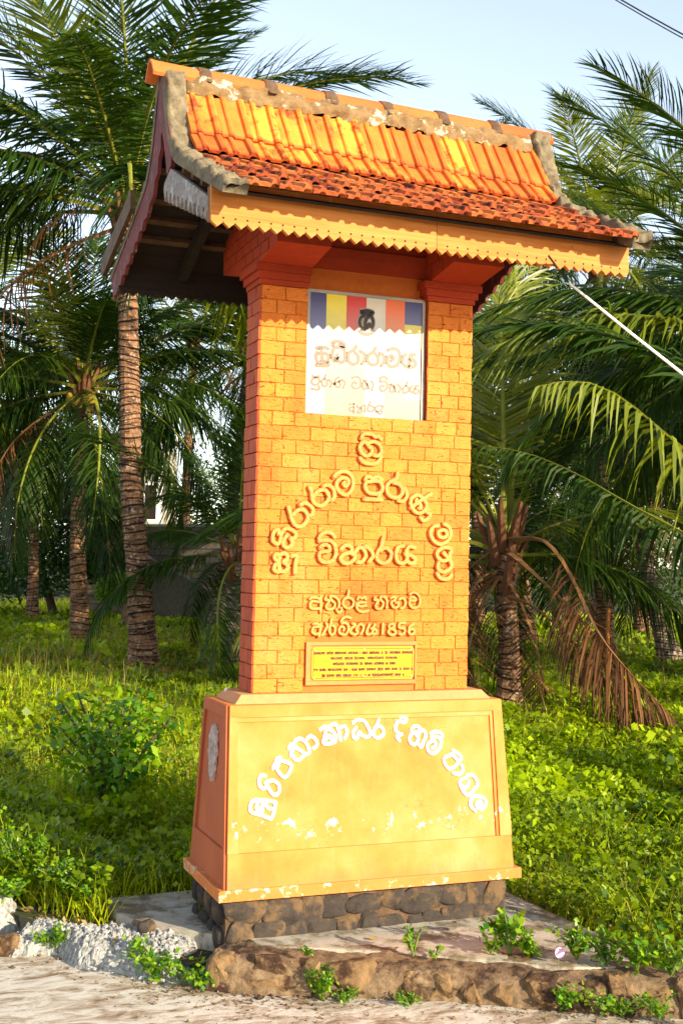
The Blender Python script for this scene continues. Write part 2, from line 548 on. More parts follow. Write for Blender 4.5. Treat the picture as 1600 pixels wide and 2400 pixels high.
MAT_FRONDY = m_leaf('palm_leaflet_yellow_green', (.06, .10, .005), (.20, .22, .008), .35, .4, .5, 'obj')
MAT_FRONDD = m_leaf('palm_leaflet_dry', (.035, .014, .006), (.17, .070, .022), .15, .7, .2)
MAT_RACH = m_paint('palm_midrib_green', (.18, .19, .015), .1)
MAT_RACHD = m_paint('palm_midrib_dry', (.20, .09, .03), .2)
MAT_WEED = m_leaf('weed_leaf', (.004, .050, .001), (.46, .60, .008), .5)
MAT_GRASS = m_leaf('grass_blade', (.02, .10, .002), (.66, .68, .016), .5)
MAT_DRYG = m_leaf('dry_grass_stalk', (.15, .09, .02), (.34, .22, .06), .3)
MAT_BROAD = m_leaf('dark_broad_leaf', (.012, .05, .006), (.045, .12, .012), .25, .3, .5)
MAT_BUSH = m_leaf('shrub_leaf', (.014, .12, .003), (.26, .42, .010), .4, .35, .5)
MAT_FAR = m_leaf('far_foliage', (.012, .035, .005), (.07, .11, .012), .3)
def m_trunk(name, dark, light, lich=.62, lc=(.55, .47, .38)):
    M = Mat(name)
    n1 = M.noise(4, 7, .7, (1, 1, 5)); n2 = M.noise(14, 6, .7); nv = M.noise(10, 4, .6, (3, 3, .5))
    col = M.ramp(n1, [(.40, dark), (.53, light)])
    col = M.mix(M.ramp(nv, [(.3, (.6,) * 3), (.5, (0, 0, 0))]), col, dark)
    col = M.mix(M.ramp(n2, [(lich, (0, 0, 0)), (lich + .06, (1, 1, 1))]), col, lc)
    g = M.attr('rnd')
    col = M.mix(M.math('MULTIPLY', g, .85), col, tuple(x * .35 for x in dark))
    return M.done(col, .9, M.math('ADD', n1, n2), .9, .02)
MAT_TRUNK = m_trunk('ringed_palm_bark', (.022, .009, .006), (.25, .125, .06), .57, (.42, .33, .24))
MAT_TRUNKG = m_trunk('greyish_palm_bark', (.06, .04, .028), (.22, .155, .11), .56)
MAT_FIBRE = m_paint('palm_sheath_fibre', (.12, .045, .016), .8)
MAT_COCO = m_paint('coconut_husk', (.30, .20, .02), .1)
MAT_BARK = m_paint('dark_bark', (.09, .055, .035), .8)
M = Mat('soil_under_grass')
n1 = M.noise(2.0, 6, .6); n2 = M.noise(20, 8, .8)
col = M.ramp(n1, [(.35, (.05, .035, .015)), (.65, (.05, .075, .015))])
MAT_SOIL = M.done(col, .95, n2, .8, .03)
MAT_BLOCK = m_cement('grey_concrete_block', (.10, .08, .06), (.22, .185, .14), None, .5, 8)
MAT_BLOCKM = m_cement('block_wall_mortar', (.06, .05, .035), (.12, .10, .07), None, .5, 8)
MAT_HOUSE = m_paint('cream_house_wall', (.45, .42, .32), .1)
MAT_EMBL = m_cement('worn_relief_medallion', (.30, .20, .16), (.56, .46, .42), None, .9, 25)
MAT_LETTER = m_paint('raised_letter_plaster', (.70, .255, .065), .25)
MAT_BRICKS = m_paint('shaded_ochre_block', (.44, .070, .018), .6, None, .10)  # left face redder and darker: its shade is put into the colour
RELIEF = [
 '-32,1974 -25,1991 -8,1996 14,1994 28,1985 42,1988 55,1975|-1,1947 -11,1960 -27,1958 -37,1937 -27,1915 -6,1906 12,1917 15,1935 2,1943|-2,1959 21,1965 43,1958 56,1939 54,1919 37,1908 22,1912|-36,1896 -23,1882 2,1875 27,1876 46,1887 57,1906',
 '-147,1814 -131,1831 -103,1839 -79,1830 -64,1804 -69,1768 -91,1746 -116,1753 -134,1775 -131,1798 -110,1812 -89,1810 -83,1794 -95,1780 -106,1790 -99,1796',
 '-248,1772 -240,1755 -236,1729 -226,1707 -201,1698 -177,1712 -166,1735 -178,1759 -199,1761 -216,1753 -230,1736 -233,1726|-193,1775 -172,1782 -151,1771 -142,1749 -146,1729 -157,1721',
 '-334,1689 -327,1668 -320,1643 -306,1620 -285,1613 -265,1625 -253,1648 -262,1673 -283,1681 -303,1672 -315,1656|-287,1698 -267,1707 -246,1698 -232,1681 -235,1665 -245,1656',
 '-372,1580 -372,1595 -382,1597 -392,1588 -397,1566 -391,1550 -375,1543 -366,1556 -361,1580 -351,1599 -335,1605 -315,1598 -302,1585 -306,1568 -325,1565|-337,1581 -348,1562 -353,1543 -341,1530 -325,1533 -314,1547 -320,1563',
 '-380,1503 -387,1492 -379,1479 -368,1482 -369,1498 -380,1503|-368,1503 -367,1434|-379,1464 -388,1449 -381,1436 -367,1436 -368,1458 -379,1464|-363,1503 -346,1507 -335,1498 -337,1482 -351,1474 -340,1466 -331,1453 -342,1437 -362,1436|-319,1496 -296,1499 -300,1467 -302,1429',
 '-201,1555 -202,1574 -186,1590 -163,1594 -146,1586 -137,1573|-203,1559 -180,1562 -154,1560 -136,1540 -131,1513 -141,1486 -164,1475 -190,1478 -201,1496 -199,1512 -185,1517 -162,1519 -159,1534 -174,1545 -194,1539 -199,1529',
 '-111,1527 -91,1544 -67,1538 -66,1519 -98,1508 -110,1488 -90,1472 -62,1480 -48,1503 -66,1512|-59,1506 -35,1536 -14,1530 -3,1504 -20,1480 -41,1477|-10,1543 15,1530 28,1504 9,1478',
 '72,1581 64,1544 47,1518 46,1491 73,1475 101,1489 108,1519 82,1538 58,1525',
 '162,1547 136,1539 128,1506 141,1480 167,1480 179,1500 169,1517|213,1541 184,1544 175,1517 199,1508 216,1491 199,1476 177,1487',
 '-11,1807 -6,1820 10,1822 19,1815 31,1822 49,1822 62,1808|14,1804 -6,1799 -12,1780 4,1759 33,1754 58,1763 64,1783 53,1803 35,1807 14,1804|51,1755 49,1735|-15,1731 22,1731 64,1732',
 '130,1843 123,1819 96,1805 82,1784 90,1755 116,1742 144,1750 153,1774 140,1796 111,1803|158,1785 171,1768 170,1744 156,1729 134,1731',
 '236,1753 214,1756 194,1742 190,1722 200,1699 222,1683 248,1690 262,1714 251,1737 236,1750|218,1739 214,1729 229,1723 237,1706 226,1703|189,1702 232,1733 282,1765|259,1711 268,1697 263,1687 279,1681 267,1661 249,1653 234,1666',
 '340,1643 364,1630 374,1603 358,1572 324,1558 294,1574 281,1604 293,1628 319,1635|327,1615 346,1616 357,1603 346,1587 324,1588 316,1605 327,1615',
 '316,1530 342,1544 376,1541 372,1518 365,1497 335,1490 313,1510 316,1530|342,1524 373,1491 377,1464 344,1444 317,1460 321,1486|314,1439 329,1419 359,1415 381,1432',
 '-237,1328 -227,1335 -203,1333 -191,1326|-190,1339 -189,1275|-196,1318 -226,1320 -235,1308 -229,1292 -191,1292',
 '-168,1336 -172,1327 -154,1323 -168,1301 -157,1289 -136,1294 -130,1311 -144,1324 -151,1340 -134,1340 -116,1327 -112,1308 -115,1295|-124,1291 -115,1277 -103,1282 -102,1295',
 '-72,1366 -76,1343 -93,1327 -95,1308 -77,1293 -56,1301 -51,1321 -67,1335 -85,1334',
 '-34,1328 -29,1339 -15,1334 -4,1339 3,1328|3,1317 -25,1317 -33,1308 -17,1301 4,1305|-37,1314 -35,1292 -13,1279 15,1285',
 '42,1338 40,1328 57,1326 45,1305 54,1292 71,1295 78,1315 67,1328 67,1341 85,1338 94,1322 93,1295',
 '110,1335 124,1340 132,1329 114,1319 122,1299 140,1299 145,1316 132,1317|146,1330 164,1336 176,1319 169,1299 154,1294',
 '193,1351 211,1359 233,1349 241,1326 234,1303 212,1296 194,1309 197,1326 219,1326 219,1336 201,1339 192,1332',
 '-221,1230 -207,1233 -194,1226|-195,1220 -217,1218 -224,1201 -210,1191 -193,1194|-187,1233 -194,1181|-166,1236 -161,1223 -169,1207 -182,1185',
 '-142,1252 -147,1230 -152,1204 -141,1188 -129,1197 -128,1217 -140,1226',
 '-100,1233 -86,1236 -72,1226 -72,1204 -85,1189 -106,1194 -110,1210 -100,1222 -88,1213 -93,1204|-102,1239 -97,1252 -80,1259 -60,1254',
 '-55,1233 -41,1226 -58,1213 -61,1197 -43,1189 -29,1197 -37,1210 -23,1230 -7,1223 -8,1207 -19,1189',
 '19,1230 8,1200 13,1189 31,1194 34,1210 27,1213|44,1230 36,1213 48,1207 50,1194 34,1190',
 '78,1233 77,1189',
 '119,1231 105,1226 109,1213 127,1207 135,1193 117,1187 102,1197 109,1210 129,1220 119,1231',
 '177,1235 152,1233 150,1216 170,1213 176,1200 164,1189 149,1192',
 '214,1231 196,1220 194,1196 207,1188 219,1200 209,1211 196,1206',
]
PEDLET = [
 '-474,580 -495,571 -502,550 -496,535 -467,525 -420,507|-463,578 -404,568 -401,560|-465,578 -475,558 -472,528|-401,566 -406,536 -418,507|-451,568 -456,530|-470,550 -451,546|-438,559 -428,544 -406,542',
 '-437,663 -455,667 -465,647 -459,625 -443,619 -435,629 -441,645 -430,624 -414,599 -398,593 -385,607 -388,631 -404,644 -420,646 -435,641',
 '-376,730 -391,724 -409,689|-396,719 -386,700 -399,695|-379,718 -334,698 -363,655 -396,696 -379,718',
 '-344,762 -332,777 -319,772 -333,749 -336,734|-329,758 -327,731 -310,717 -290,727 -283,743 -313,764 -319,785 -302,797 -279,787 -263,762 -260,744 -280,735|-269,796 -252,805 -232,789 -229,770 -243,758',
 '-214,828 -190,840 -195,806 -202,775 -155,780 -157,814 -180,833 -153,848 -137,820 -131,785|-138,832 -112,837 -103,815 -114,791|-192,790 -174,805 -168,787',
 '-78,849 -60,861 -32,857 -16,835 -6,809 -17,794 -41,801 -51,814 -62,791 -76,794 -77,815 -64,833',
 '33,860 22,838 9,818 11,796 28,789 48,799 51,820 34,835 20,830',
 '123,868 151,862 142,846 118,850 105,836 103,815 116,804 108,790 119,775|130,800 116,798',
 '171,816 182,828 206,826 201,808 176,802 161,781 171,761 191,762 200,783 190,798|200,794 217,815 233,796 224,771 210,747 203,756',
 '255,799 274,806 302,798 306,783|257,785 285,784 299,769 291,740 266,721 242,731 241,756 260,770 276,762 271,748 259,741',
 '349,731 369,719 385,704 382,690|340,713 308,696 331,658 371,683 344,717|385,672 392,653 373,636 348,641',
 '408,629 431,630 450,611 453,585|409,624 373,604 406,552 449,584|383,592 403,581 417,605',
 '440,489 420,508 422,537 447,548 480,537 487,515 469,496 449,503 446,521 463,527 466,513 455,508',
]
SIGNLET = [
 '-29,2498 -3,2504 23,2499 16,2492 -27,2491|-13,2482 -28,2472 -33,2451 -24,2431 -5,2429 -9,2450 -2,2471 13,2483 24,2470 26,2449 17,2431 6,2437 11,2451|-33,2416 -16,2407 7,2407 29,2418',
 '-215,2332 -204,2337 -197,2330 -183,2338 -166,2333|-211,2319 -218,2305 -214,2281 -192,2276 -193,2303|-207,2311 -171,2312 -164,2292 -178,2277|-166,2282 -166,2265 -217,2263',
 '-147,2350 -147,2362 -122,2367 -99,2359 -99,2349 -110,2350 -118,2356|-146,2335 -149,2307 -138,2284 -128,2302 -128,2315|-128,2302 -113,2282 -94,2294 -95,2325 -103,2342 -143,2342',
 '-44,2357 -55,2339 -77,2323 -80,2295 -61,2279 -39,2288 -36,2312 -51,2328|-29,2334 -10,2325 -8,2301 -21,2283',
 '41,2357 30,2338 8,2319 7,2295 28,2283 48,2291 51,2316 38,2330|57,2334 76,2325 78,2301 65,2282',
 '94,2349 120,2358 143,2348 147,2316 137,2291 110,2282 93,2295 94,2319 113,2328 119,2314 108,2306',
 '177,2340 163,2325 163,2297 182,2288 193,2306 185,2319|216,2339 197,2338 195,2320 216,2315 217,2294 201,2286 186,2288',
 '-231,2219 -220,2216 -202,2221|-229,2209 -234,2192 -219,2184 -203,2194 -205,2211 -229,2209|-203,2183 -203,2166 -233,2167',
 '-173,2230 -180,2216 -191,2198 -183,2180 -169,2186 -169,2203 -180,2212|-162,2210 -149,2198 -154,2180',
 '-115,2224 -133,2212 -136,2192 -121,2181 -111,2190 -118,2207|-140,2191 -107,2214|-104,2214 -91,2202 -99,2180',
 '-60,2224 -38,2230 -23,2217 -26,2189 -48,2181 -61,2193 -52,2208 -41,2202',
 '-12,2218 -1,2215 -15,2200 -11,2183 4,2186 3,2208 15,2185|22,2217 33,2204 26,2179',
 '63,2223 62,2233 81,2238 93,2229|63,2216 89,2218 95,2197 78,2179 63,2185 65,2199 82,2200',
 '104,2209 115,2209 105,2191 112,2178 124,2182 123,2206 135,2179|140,2211 154,2198 146,2180',
 '187,2228 176,2210 165,2195 169,2178 186,2183 190,2201 176,2207',
 '207,2212 197,2191 211,2181 216,2202|235,2211 220,2210 222,2198 234,2195 234,2183 219,2178',
 '-69,2116 -50,2119|-50,2122 -50,2082|-52,2105 -68,2102 -68,2090 -52,2089',
 '-36,2116 -35,2106 -21,2103 -35,2085 -17,2086 -17,2110 -2,2115 -2,2091',
 '23,2134 13,2116 11,2095 32,2093 37,2110 20,2116',
 '74,2118 50,2115 44,2100 58,2094 74,2106 74,2118|45,2094 65,2084 76,2096',
]

# ------------------------------------------------------------------ the monument
HW, HD = .46, .084
ZP, ZC = .962, 2.562
MON = empty('gate_monument', (0, 0, .07))
tag(MON, 'tall ochre brick-patterned temple gate pillar with tiled roof on yellow lettered pedestal', 'monument')

# foundation of dark rubble masonry
b = MB().box(-.585, .585, -.215, .215, -.10, .222)
FND = b.obj('foundation', MAT_FOUND, MON)
k = 0
for row, (z0, z1) in enumerate([(.005, .115), (.115, .212)]):
    x = -.58
    while x < .56:
        w = R.uniform(.075, .15)
        w = min(w, .58 - x)
        zz0 = z0 + R.uniform(-.01, .02); zz1 = z1 + R.uniform(-.02, .005)
        v, f = rock((x + w / 2, -.212, (zz0 + zz1) / 2), (w * .64, .020, (zz1 - zz0) * .70), 100 + k, 3, .6)
        obj('stone', v, f, MAT_FSTONE, FND, smooth=True)
        x += w; k += 1
for row, (z0, z1) in enumerate([(.0, .11), (.11, .205)]):
    y = -.20
    while y < .2:
        w = min(R.uniform(.09, .14), .21 - y)
        v, f = rock((-.582, y + w / 2, (z0 + z1) / 2), (.03, w * .47, .047), 160 + k, 2, .3)
        obj('stone', v, f, MAT_FSTONE, FND, smooth=True)
        y += w + .003; k += 1

# projecting sill, slightly wavy
def slab_wavy(x, y, z0, z1, amp, seed):
    n = 40; v = []; f = []
    prof = [(0, 0), (1, 0), (1, 1), (0, 1)]
    pts = []
    per = [(-x + 2 * x * i / n, -y) for i in range(n)] + [(x, -y + 2 * y * i / 12) for i in range(12)] + [(x - 2 * x * i / n, y) for i in range(n)] + [(-x, y - 2 * y * i / 12) for i in range(12)]
    N = len(per)
    j = fbm(np.array([(a * 5, c * 5) for a, c in per]), seed) * amp
    for (a, c), q in zip(per, j):
        s_ = 1 + q
        v += [(a * s_, c * s_, z0 + q * .03), (a * s_, c * s_, z1 - .006 + q * .04), (a * (s_ - .006), c * (s_ - .012), z1 + q * .04)]
    for i in range(N):
        k2 = (i + 1) % N
        f += [(3 * i, 3 * k2, 3 * k2 + 1, 3 * i + 1), (3 * i + 1, 3 * k2 + 1, 3 * k2 + 2, 3 * i + 2)]
    f += [tuple(3 * i for i in range(N))[::-1], tuple(3 * i + 2 for i in range(N))]
    return v, f
v, f = slab_wavy(.628, .272, .2225, .263, .008, 5)
obj('sill', v, f, MAT_SILL, MON)

# pedestal: battered box
PB = (.5964, .2548, .2632); PT = (.576, .1641, .928)
def pedc(t, ex=0.0):
    hx = PB[0] + (PT[0] - PB[0]) * t + ex; hy = PB[1] + (PT[1] - PB[1]) * t + ex; z = PB[2] + (PT[2] - PB[2]) * t
    return [(-hx, -hy, z), (hx, -hy, z), (hx, hy, z), (-hx, hy, z)]
def pface(x, t, out):
    """front face point; t 0..1 up, out towards the viewer"""
    y = -(PB[1] + (PT[1] - PB[1]) * t)
    return (x, y - out, PB[2] + (PT[2] - PB[2]) * t)
def lface(y, t, out):
    return (-(PB[0] + (PT[0] - PB[0]) * t) - out, y, PB[2] + (PT[2] - PB[2]) * t)
b = MB(); b.hexa(pedc(0), pedc(1))
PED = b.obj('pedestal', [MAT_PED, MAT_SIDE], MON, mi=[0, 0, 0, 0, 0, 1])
def fpanel(x0a, x1a, x0b, x1b, t0, t1, out, fn=pface, inn=.004):
    lo = [fn(x0a, t0, -inn), fn(x1a, t0, -inn), fn(x1b, t1, -inn), fn(x0b, t1, -inn)]
    hi = [fn(x0a, t0, out), fn(x1a, t0, out), fn(x1b, t1, out), fn(x0b, t1, out)]
    return lo, hi
# raised border of the front panel, stepped twice on top and right
def border(name, seq, mat):
    for q in seq:
        b = MB(); b.hexa(*q)
        b.obj(name, mat, MON)
hx = lambda t: PB[0] + (PT[0] - PB[0]) * t - .001
border('panel_border', [
    fpanel(-hx(.93), hx(.93), -hx(1), hx(1), .932, .9995, .012),
    fpanel(-.552, .540, -.552, .538, .905, .932, .006),
    fpanel(hx(.12) - .052, hx(.12), hx(.93) - .040, hx(.93), .192, .932, .012),
    fpanel(hx(.12) - .066, hx(.12) - .052, hx(.93) - .054, hx(.93) - .040, .192, .905, .006),
    fpanel(-hx(.12), -hx(.12) + .040, -hx(.93), -hx(.93) + .030, .192, .932, .012),
    fpanel(-hx(0), hx(0), -hx(.19), hx(.19), .0005, .19, .009)], MAT_PED)
# left side panel border
hy = lambda t: PB[1] + (PT[1] - PB[1]) * t - .001
border('panel_border', [
    fpanel(-hy(.92), hy(.92), -hy(1), hy(1), .93, .999, .010, lface),
    fpanel(-hy(.2), -hy(.2) + .032, -hy(.93), -hy(.93) + .024, .205, .93, .010, lface),
    fpanel(hy(.2) - .032, hy(.2), hy(.93) - .024, hy(.93), .205, .93, .010, lface),
    fpanel(-hy(0), hy(0), -hy(.2), hy(.2), .0005, .205, .010, lface)], MAT_SIDE)
# worn oval medallion on the left side: petalled relief with boss
mb = MB()
n = 44; rings = [(1.0, .002), (.93, .012), (.72, .009), (.5, .016), (.25, .010), (.1, .018)]
vv = []
for ri, (rr, hh) in enumerate(rings):
    for i in range(n):
        a = 2 * math.pi * i / n
        q = 1 + .07 * math.cos(11 * a) + .05 * R.uniform(-1, 1)
        vv.append(lface(.0 + .055 * rr * q * math.cos(a), .70 + .165 * rr * q * math.sin(a), hh + R.uniform(-.003, .003)))
ff = [(r_ * n + i, r_ * n + (i + 1) % n, (r_ + 1) * n + (i + 1) % n, (r_ + 1) * n + i) for r_ in range(5) for i in range(n)] + [tuple(range(5 * n, 6 * n))]
obj('medallion', vv, ff, MAT_EMBL, MON)

# stepped plinth under the shaft
b = MB(); b.hexa([(-.545, -.140, .928), (.545, -.140, .928), (.545, .140, .928), (-.545, .140, .928)],
                 [(-.515, -.118, .9615), (.515, -.118, .9615), (.515, .118, .9615), (-.515, .118, .9615)])
b.obj('plinth', m_paint('pale_plinth_plaster', (.56, .23, .085), .2), MON)

# shaft core with the sign recess left open above z 2.035
b = MB()
b.box(-HW + .006, HW - .006, -HD + .006, HD - .006, .9615, 2.034)
b.box(-HW + .006, -.268, -HD + .006, HD - .006, 2.034, 2.75)
b.box(.262, HW - .006, -HD + .006, HD - .006, 2.034, 2.75)
b.box(-.268, .262, -.036, HD - .006, 2.034, 2.75)
b.obj('pillar_core', MAT_CORE, MON)
# smooth left jamb faces of the recess (their red shade is painted into the colour)
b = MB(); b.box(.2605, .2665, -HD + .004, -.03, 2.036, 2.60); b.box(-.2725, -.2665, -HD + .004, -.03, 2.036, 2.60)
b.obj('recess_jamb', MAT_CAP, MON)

NR = 29; DZ = (ZC - ZP) / NR
PLQ = (-.247, .228, .990, 1.150)
def brick_mesh(a0, a1, z0, z1, face, seed, prd=.0030):
    """face: 'F' front, 'L' left, 'R' right, 'B' back;  a rough pillow-faced block"""
    g = .0005; a0 += g; a1 -= g; z0 += g; z1 -= g
    rr = random.Random(seed)
    na, nz = 4, 3
    e = .0022
    As = [a0, a0 + e, (a0 + a1) / 2 + rr.uniform(-.01, .01), a1 - e, a1]
    Zs = [z0, z0 + e, z1 - e, z1]
    V = []
    for j, z in enumerate(Zs):
        for i, a in enumerate(As):
            edge = i in (0, 4) or j in (0, 3)
            h = -.0008 if edge else prd * rr.uniform(.6, 1.05)
            jit = rr.uniform(-.0017, .0017)
            V.append((a + (jit if not edge else jit * .7), z + jit * .7, h))
    P = []
    for a, z, h in V:
        if face == 'F': P.append((a, -HD - h + .002, z))
        elif face == 'B': P.append((-a, HD + h - .002, z))
        elif face == 'L': P.append((-HW - h + .002, -a, z))
        else: P.append((HW + h - .002, a, z))
    F = [(j * 5 + i, j * 5 + i + 1, (j + 1) * 5 + i + 1, (j + 1) * 5 + i) for j in range(3) for i in range(4)]
    return P, F
seed = 0
for r_ in range(NR):
    z0 = ZP + r_ * DZ; z1 = z0 + DZ
    spans = [(-HW, HW)] if z0 < 2.03 else [(-HW, -.2665), (.2605, HW)]
    for (a, c) in spans:
        x = a; off = r_ % 2
        cuts = [a]
        if c - a > .5:
            w = .055 if off else .098
            x = a + w; cuts.append(x)
            while x < c - .12:
                x += R.uniform(.088, .118); cuts.append(x)
            if c - cuts[-1] < .035: cuts.pop()
            if c - cuts[-1] > .115: cuts.append((c + cuts[-1]) / 2)
        else:
            cuts += [a + (.065 if off else .10)]
            if off: cuts.append(a + .145)
        cuts.append(c)
        for p, q in zip(cuts[:-1], cuts[1:]):
            if q - p < .012: continue
            if z0 < PLQ[3] - .01 and z1 > PLQ[2] + .01:          # the plaque's plaster surround
                if p >= PLQ[0] - .012 and q <= PLQ[1] + .012: continue
                if p < PLQ[0] < q: q = PLQ[0]
                if p < PLQ[1] < q: p = PLQ[1]
                if q - p < .02: continue
            seed += 1
            P, F = brick_mesh(p, q, z0, z1, 'F', seed)
            obj('brick', P, F, MAT_BRICK, MON)
    # left side: two blocks a course, pillowed so the outline is wavy
    m = -.02 if r_ % 2 else .03
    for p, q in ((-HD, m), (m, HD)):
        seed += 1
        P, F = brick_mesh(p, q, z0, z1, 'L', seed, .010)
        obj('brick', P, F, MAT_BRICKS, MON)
mb = MB()
for r_ in range(NR):
    z0 = ZP + r_ * DZ; z1 = z0 + DZ
    m = -.02 if r_ % 2 else .03
    for p, q in ((-HD, m), (m, HD)):
        seed += 1; mb.add(*brick_mesh(p, q, z0, z1, 'R', seed, .010))
    x = -HW
    while x < HW - .01:
        q = min(x + R.uniform(.09, .12), HW)
        if HW - q < .03: q = HW
        seed += 1; mb.add(*brick_mesh(x, q, z0, z1, 'B', seed)); x = q
tag(mb.obj('brick_facing', MAT_BRICK, MON), kind='stuff')

# capitals: three stepped mouldings on each pier
for cx0, cx1 in ((-HW, -.268), (.262, HW)):
    b = MB()
    for i, (z0, z1, e) in enumerate([(2.562, 2.583, .010), (2.583, 2.612, .020), (2.612, 2.640, .032)]):
        e2 = e if cx0 < 0 else min(e, .02)
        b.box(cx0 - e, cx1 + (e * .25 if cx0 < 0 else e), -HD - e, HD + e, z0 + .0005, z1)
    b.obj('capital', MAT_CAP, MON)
# corbel beams running front to back
for cx0, cx1 in ((-.478, -.262), (.255, .478)):
    prof = [(-.33, 2.672), (-.12, 2.6405), (.14, 2.6405), (.42, 2.70), (.42, 2.90), (-.02, 3.0), (-.33, 2.83)]
    b = MB(); b.prism(prof, lambda a, c, t: (t, a, c), cx0, cx1)
    b.obj('corbel_beam', MAT_CAP, MON)
    mb = MB()
    for r_ in range(5):
        z0 = 2.662 + r_ * .046
        y = -.33 + (.04 if r_ % 2 else 0)
        while y < .40:
            q = min(y + .10, .415)
            yy0, yy1 = y + .003, q - .003
            if z0 > 2.70 or (-.28 < yy0 and yy1 < .22):
                sx = cx0 - .004
                mb.box(sx, cx0 - .0005, yy0, yy1, z0 + .002, z0 + .043)
            y = q
    tag(mb.obj('corbel_facing', MAT_CAP, MON), kind='stuff')
# lintel wall above the sign
b = MB(); b.box(-.2615, .2545, -.060, .06, 2.66, 2.95); b.box(-.2615, .2545, -.075, -.0605, 2.70, 2.742)
b.obj('lintel', MAT_CAP, MON)

# plaque surround of smooth plaster
b = MB()
x0, x1, z0, z1 = PLQ
yo = -HD - .012
for q in ((x0, x1, z0, 1.006), (x0, x1, 1.146, z1 + .010), (x0, -.2265, 1.0065, 1.1455), (.2215, x1, 1.0065, 1.1455)):
    b.box(q[0], q[1], yo, -HD + .004, q[2], q[3])
b.box(-.226, .221, -HD - .003, -HD + .004, 1.0065, 1.1455)
b.obj('plaque_surround', m_paint('pale_ochre_render', (.56, .185, .05), .2), MON)

LW = .0078
def on_shaft(a, c, h): return (a, -HD - .004 - h, c)
for g in RELIEF:
    mb = MB()
    strokes = parse(g)
    allp = np.array([q for st in strokes for q in st])
    small = allp[:, 1].mean() < 1.33
    for st in strokes:
        stroke(mb, st, .0058 if small else .0088, .009 if small else .013, on_shaft, 4)
    mb.obj('letter', MAT_LETTER, MON, smooth=False)
# white relief letters on the pedestal
def on_ped(a, c, h):
    t = (c - PB[2]) / (PT[2] - PB[2])
    return pface(a, t, h + .0005)
for g in PEDLET:
    mb = MB()
    for st in parse(g):
        stroke(mb, st, .0068, .006, on_ped, 4)
    mb.obj('letter', MAT_WHITE, MON)

# tiny candle stub on the pedestal's shoulder
v, f = rock((-.518, .085, .953), (.006, .006, .016), 77, 1, .2)
tag(obj('candle_stub', v, f, MAT_WHITE), 'tiny white candle stub standing on the left shoulder of the pedestal', 'candle')

# ------------------------------------------------------------------ the sign in the recess
SX0, SX1, SZ0, SZ1 = -.2605, .2575, 2.0445, 2.569
SG = empty('sign_board', (0, -.05, SZ0))
tag(SG, 'striped metal sign, bleaching and sunlight painted pale below, with Sinhala lettering in a grey frame inside the pillar recess', 'sign')
fr = .0125
YS = -.058
b = MB()
b.box(SX0, SX1, YS - .004, -.037, SZ0, SZ0 + fr); b.box(SX0, SX1, YS - .004, -.037, SZ1 - fr, SZ1)
b.box(SX0, SX0 + fr, YS - .004, -.037, SZ0 + fr + .0003, SZ1 - fr - .0003); b.box(SX1 - fr, SX1, YS - .004, -.037, SZ0 + fr + .0003, SZ1 - fr - .0003)
b.obj('sign_frame', MAT_METAL, SG)
xs = [SX0 + fr, -.1775, -.0906, -.0036, .0814, .1675, SX1 - fr]
zb = [SZ0 + fr, 2.1534, 2.2564, 2.3616, 2.4616, SZ1 - fr]
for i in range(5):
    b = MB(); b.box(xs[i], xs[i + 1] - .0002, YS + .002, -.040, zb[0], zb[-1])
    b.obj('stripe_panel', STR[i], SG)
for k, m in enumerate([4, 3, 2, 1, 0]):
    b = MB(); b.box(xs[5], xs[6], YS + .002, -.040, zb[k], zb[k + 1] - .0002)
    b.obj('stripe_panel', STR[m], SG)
def sign_place(off):
    return lambda a, c, h: (a, YS + .002 - off - h, c)
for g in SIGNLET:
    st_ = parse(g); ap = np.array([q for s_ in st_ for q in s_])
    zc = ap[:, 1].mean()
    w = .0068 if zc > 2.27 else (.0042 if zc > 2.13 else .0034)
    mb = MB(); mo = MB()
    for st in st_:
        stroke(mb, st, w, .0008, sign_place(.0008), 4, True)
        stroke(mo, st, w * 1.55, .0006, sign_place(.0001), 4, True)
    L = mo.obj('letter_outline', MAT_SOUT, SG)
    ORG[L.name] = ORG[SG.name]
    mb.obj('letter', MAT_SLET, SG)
# ------------------------------------------------------------------ the enamel plaque
PQ = empty('plaque', (0, -HD - .005, 1.012))
tag(PQ, 'small bright yellow enamel plaque with five lines of brown text below the raised letters', 'plaque')
def rrect(x0, x1, z0, z1, r, n=5):
    P = []
    for cx, cz, a0 in ((x1 - r, z1 - r, 0), (x0 + r, z1 - r, 90), (x0 + r, z0 + r, 180), (x1 - r, z0 + r, 270)):
        for i in range(n + 1):
            a = math.radians(a0 + 90 * i / n); P.append((cx + r * math.cos(a), cz + r * math.sin(a)))
    return P
px0, px1, pz0, pz1 = -.222, .218, 1.010, 1.139
b = MB(); b.prism(rrect(px0, px1, pz0, pz1, .016), lambda a, c, t: (a, t, c), -HD - .0085, -HD - .0035)
b.obj('plate', MAT_PLAQ, PQ)
mb = MB()
L = rrect(px0 + .007, px1 - .007, pz0 + .007, pz1 - .007, .011, 3)
stroke(mb, L + [L[0]], .0014, .0004, lambda a, c, h: (a, -HD - .0087 - h, c), 1, True)
mb.obj('border_line', MAT_PLINE, PQ)
for x, z in [(px0 + .012, pz1 - .012), (px1 - .012, pz1 - .012), (px0 + .012, pz0 + .012), (px1 - .012, pz0 + .012), (0, pz1 - .009), (0, pz0 + .011)]:
    b = MB(); b.tube([(x, -HD - .008, z), (x, -HD - .0115, z)], .0032, 8)
    b.obj('screw', MAT_METAL, PQ)
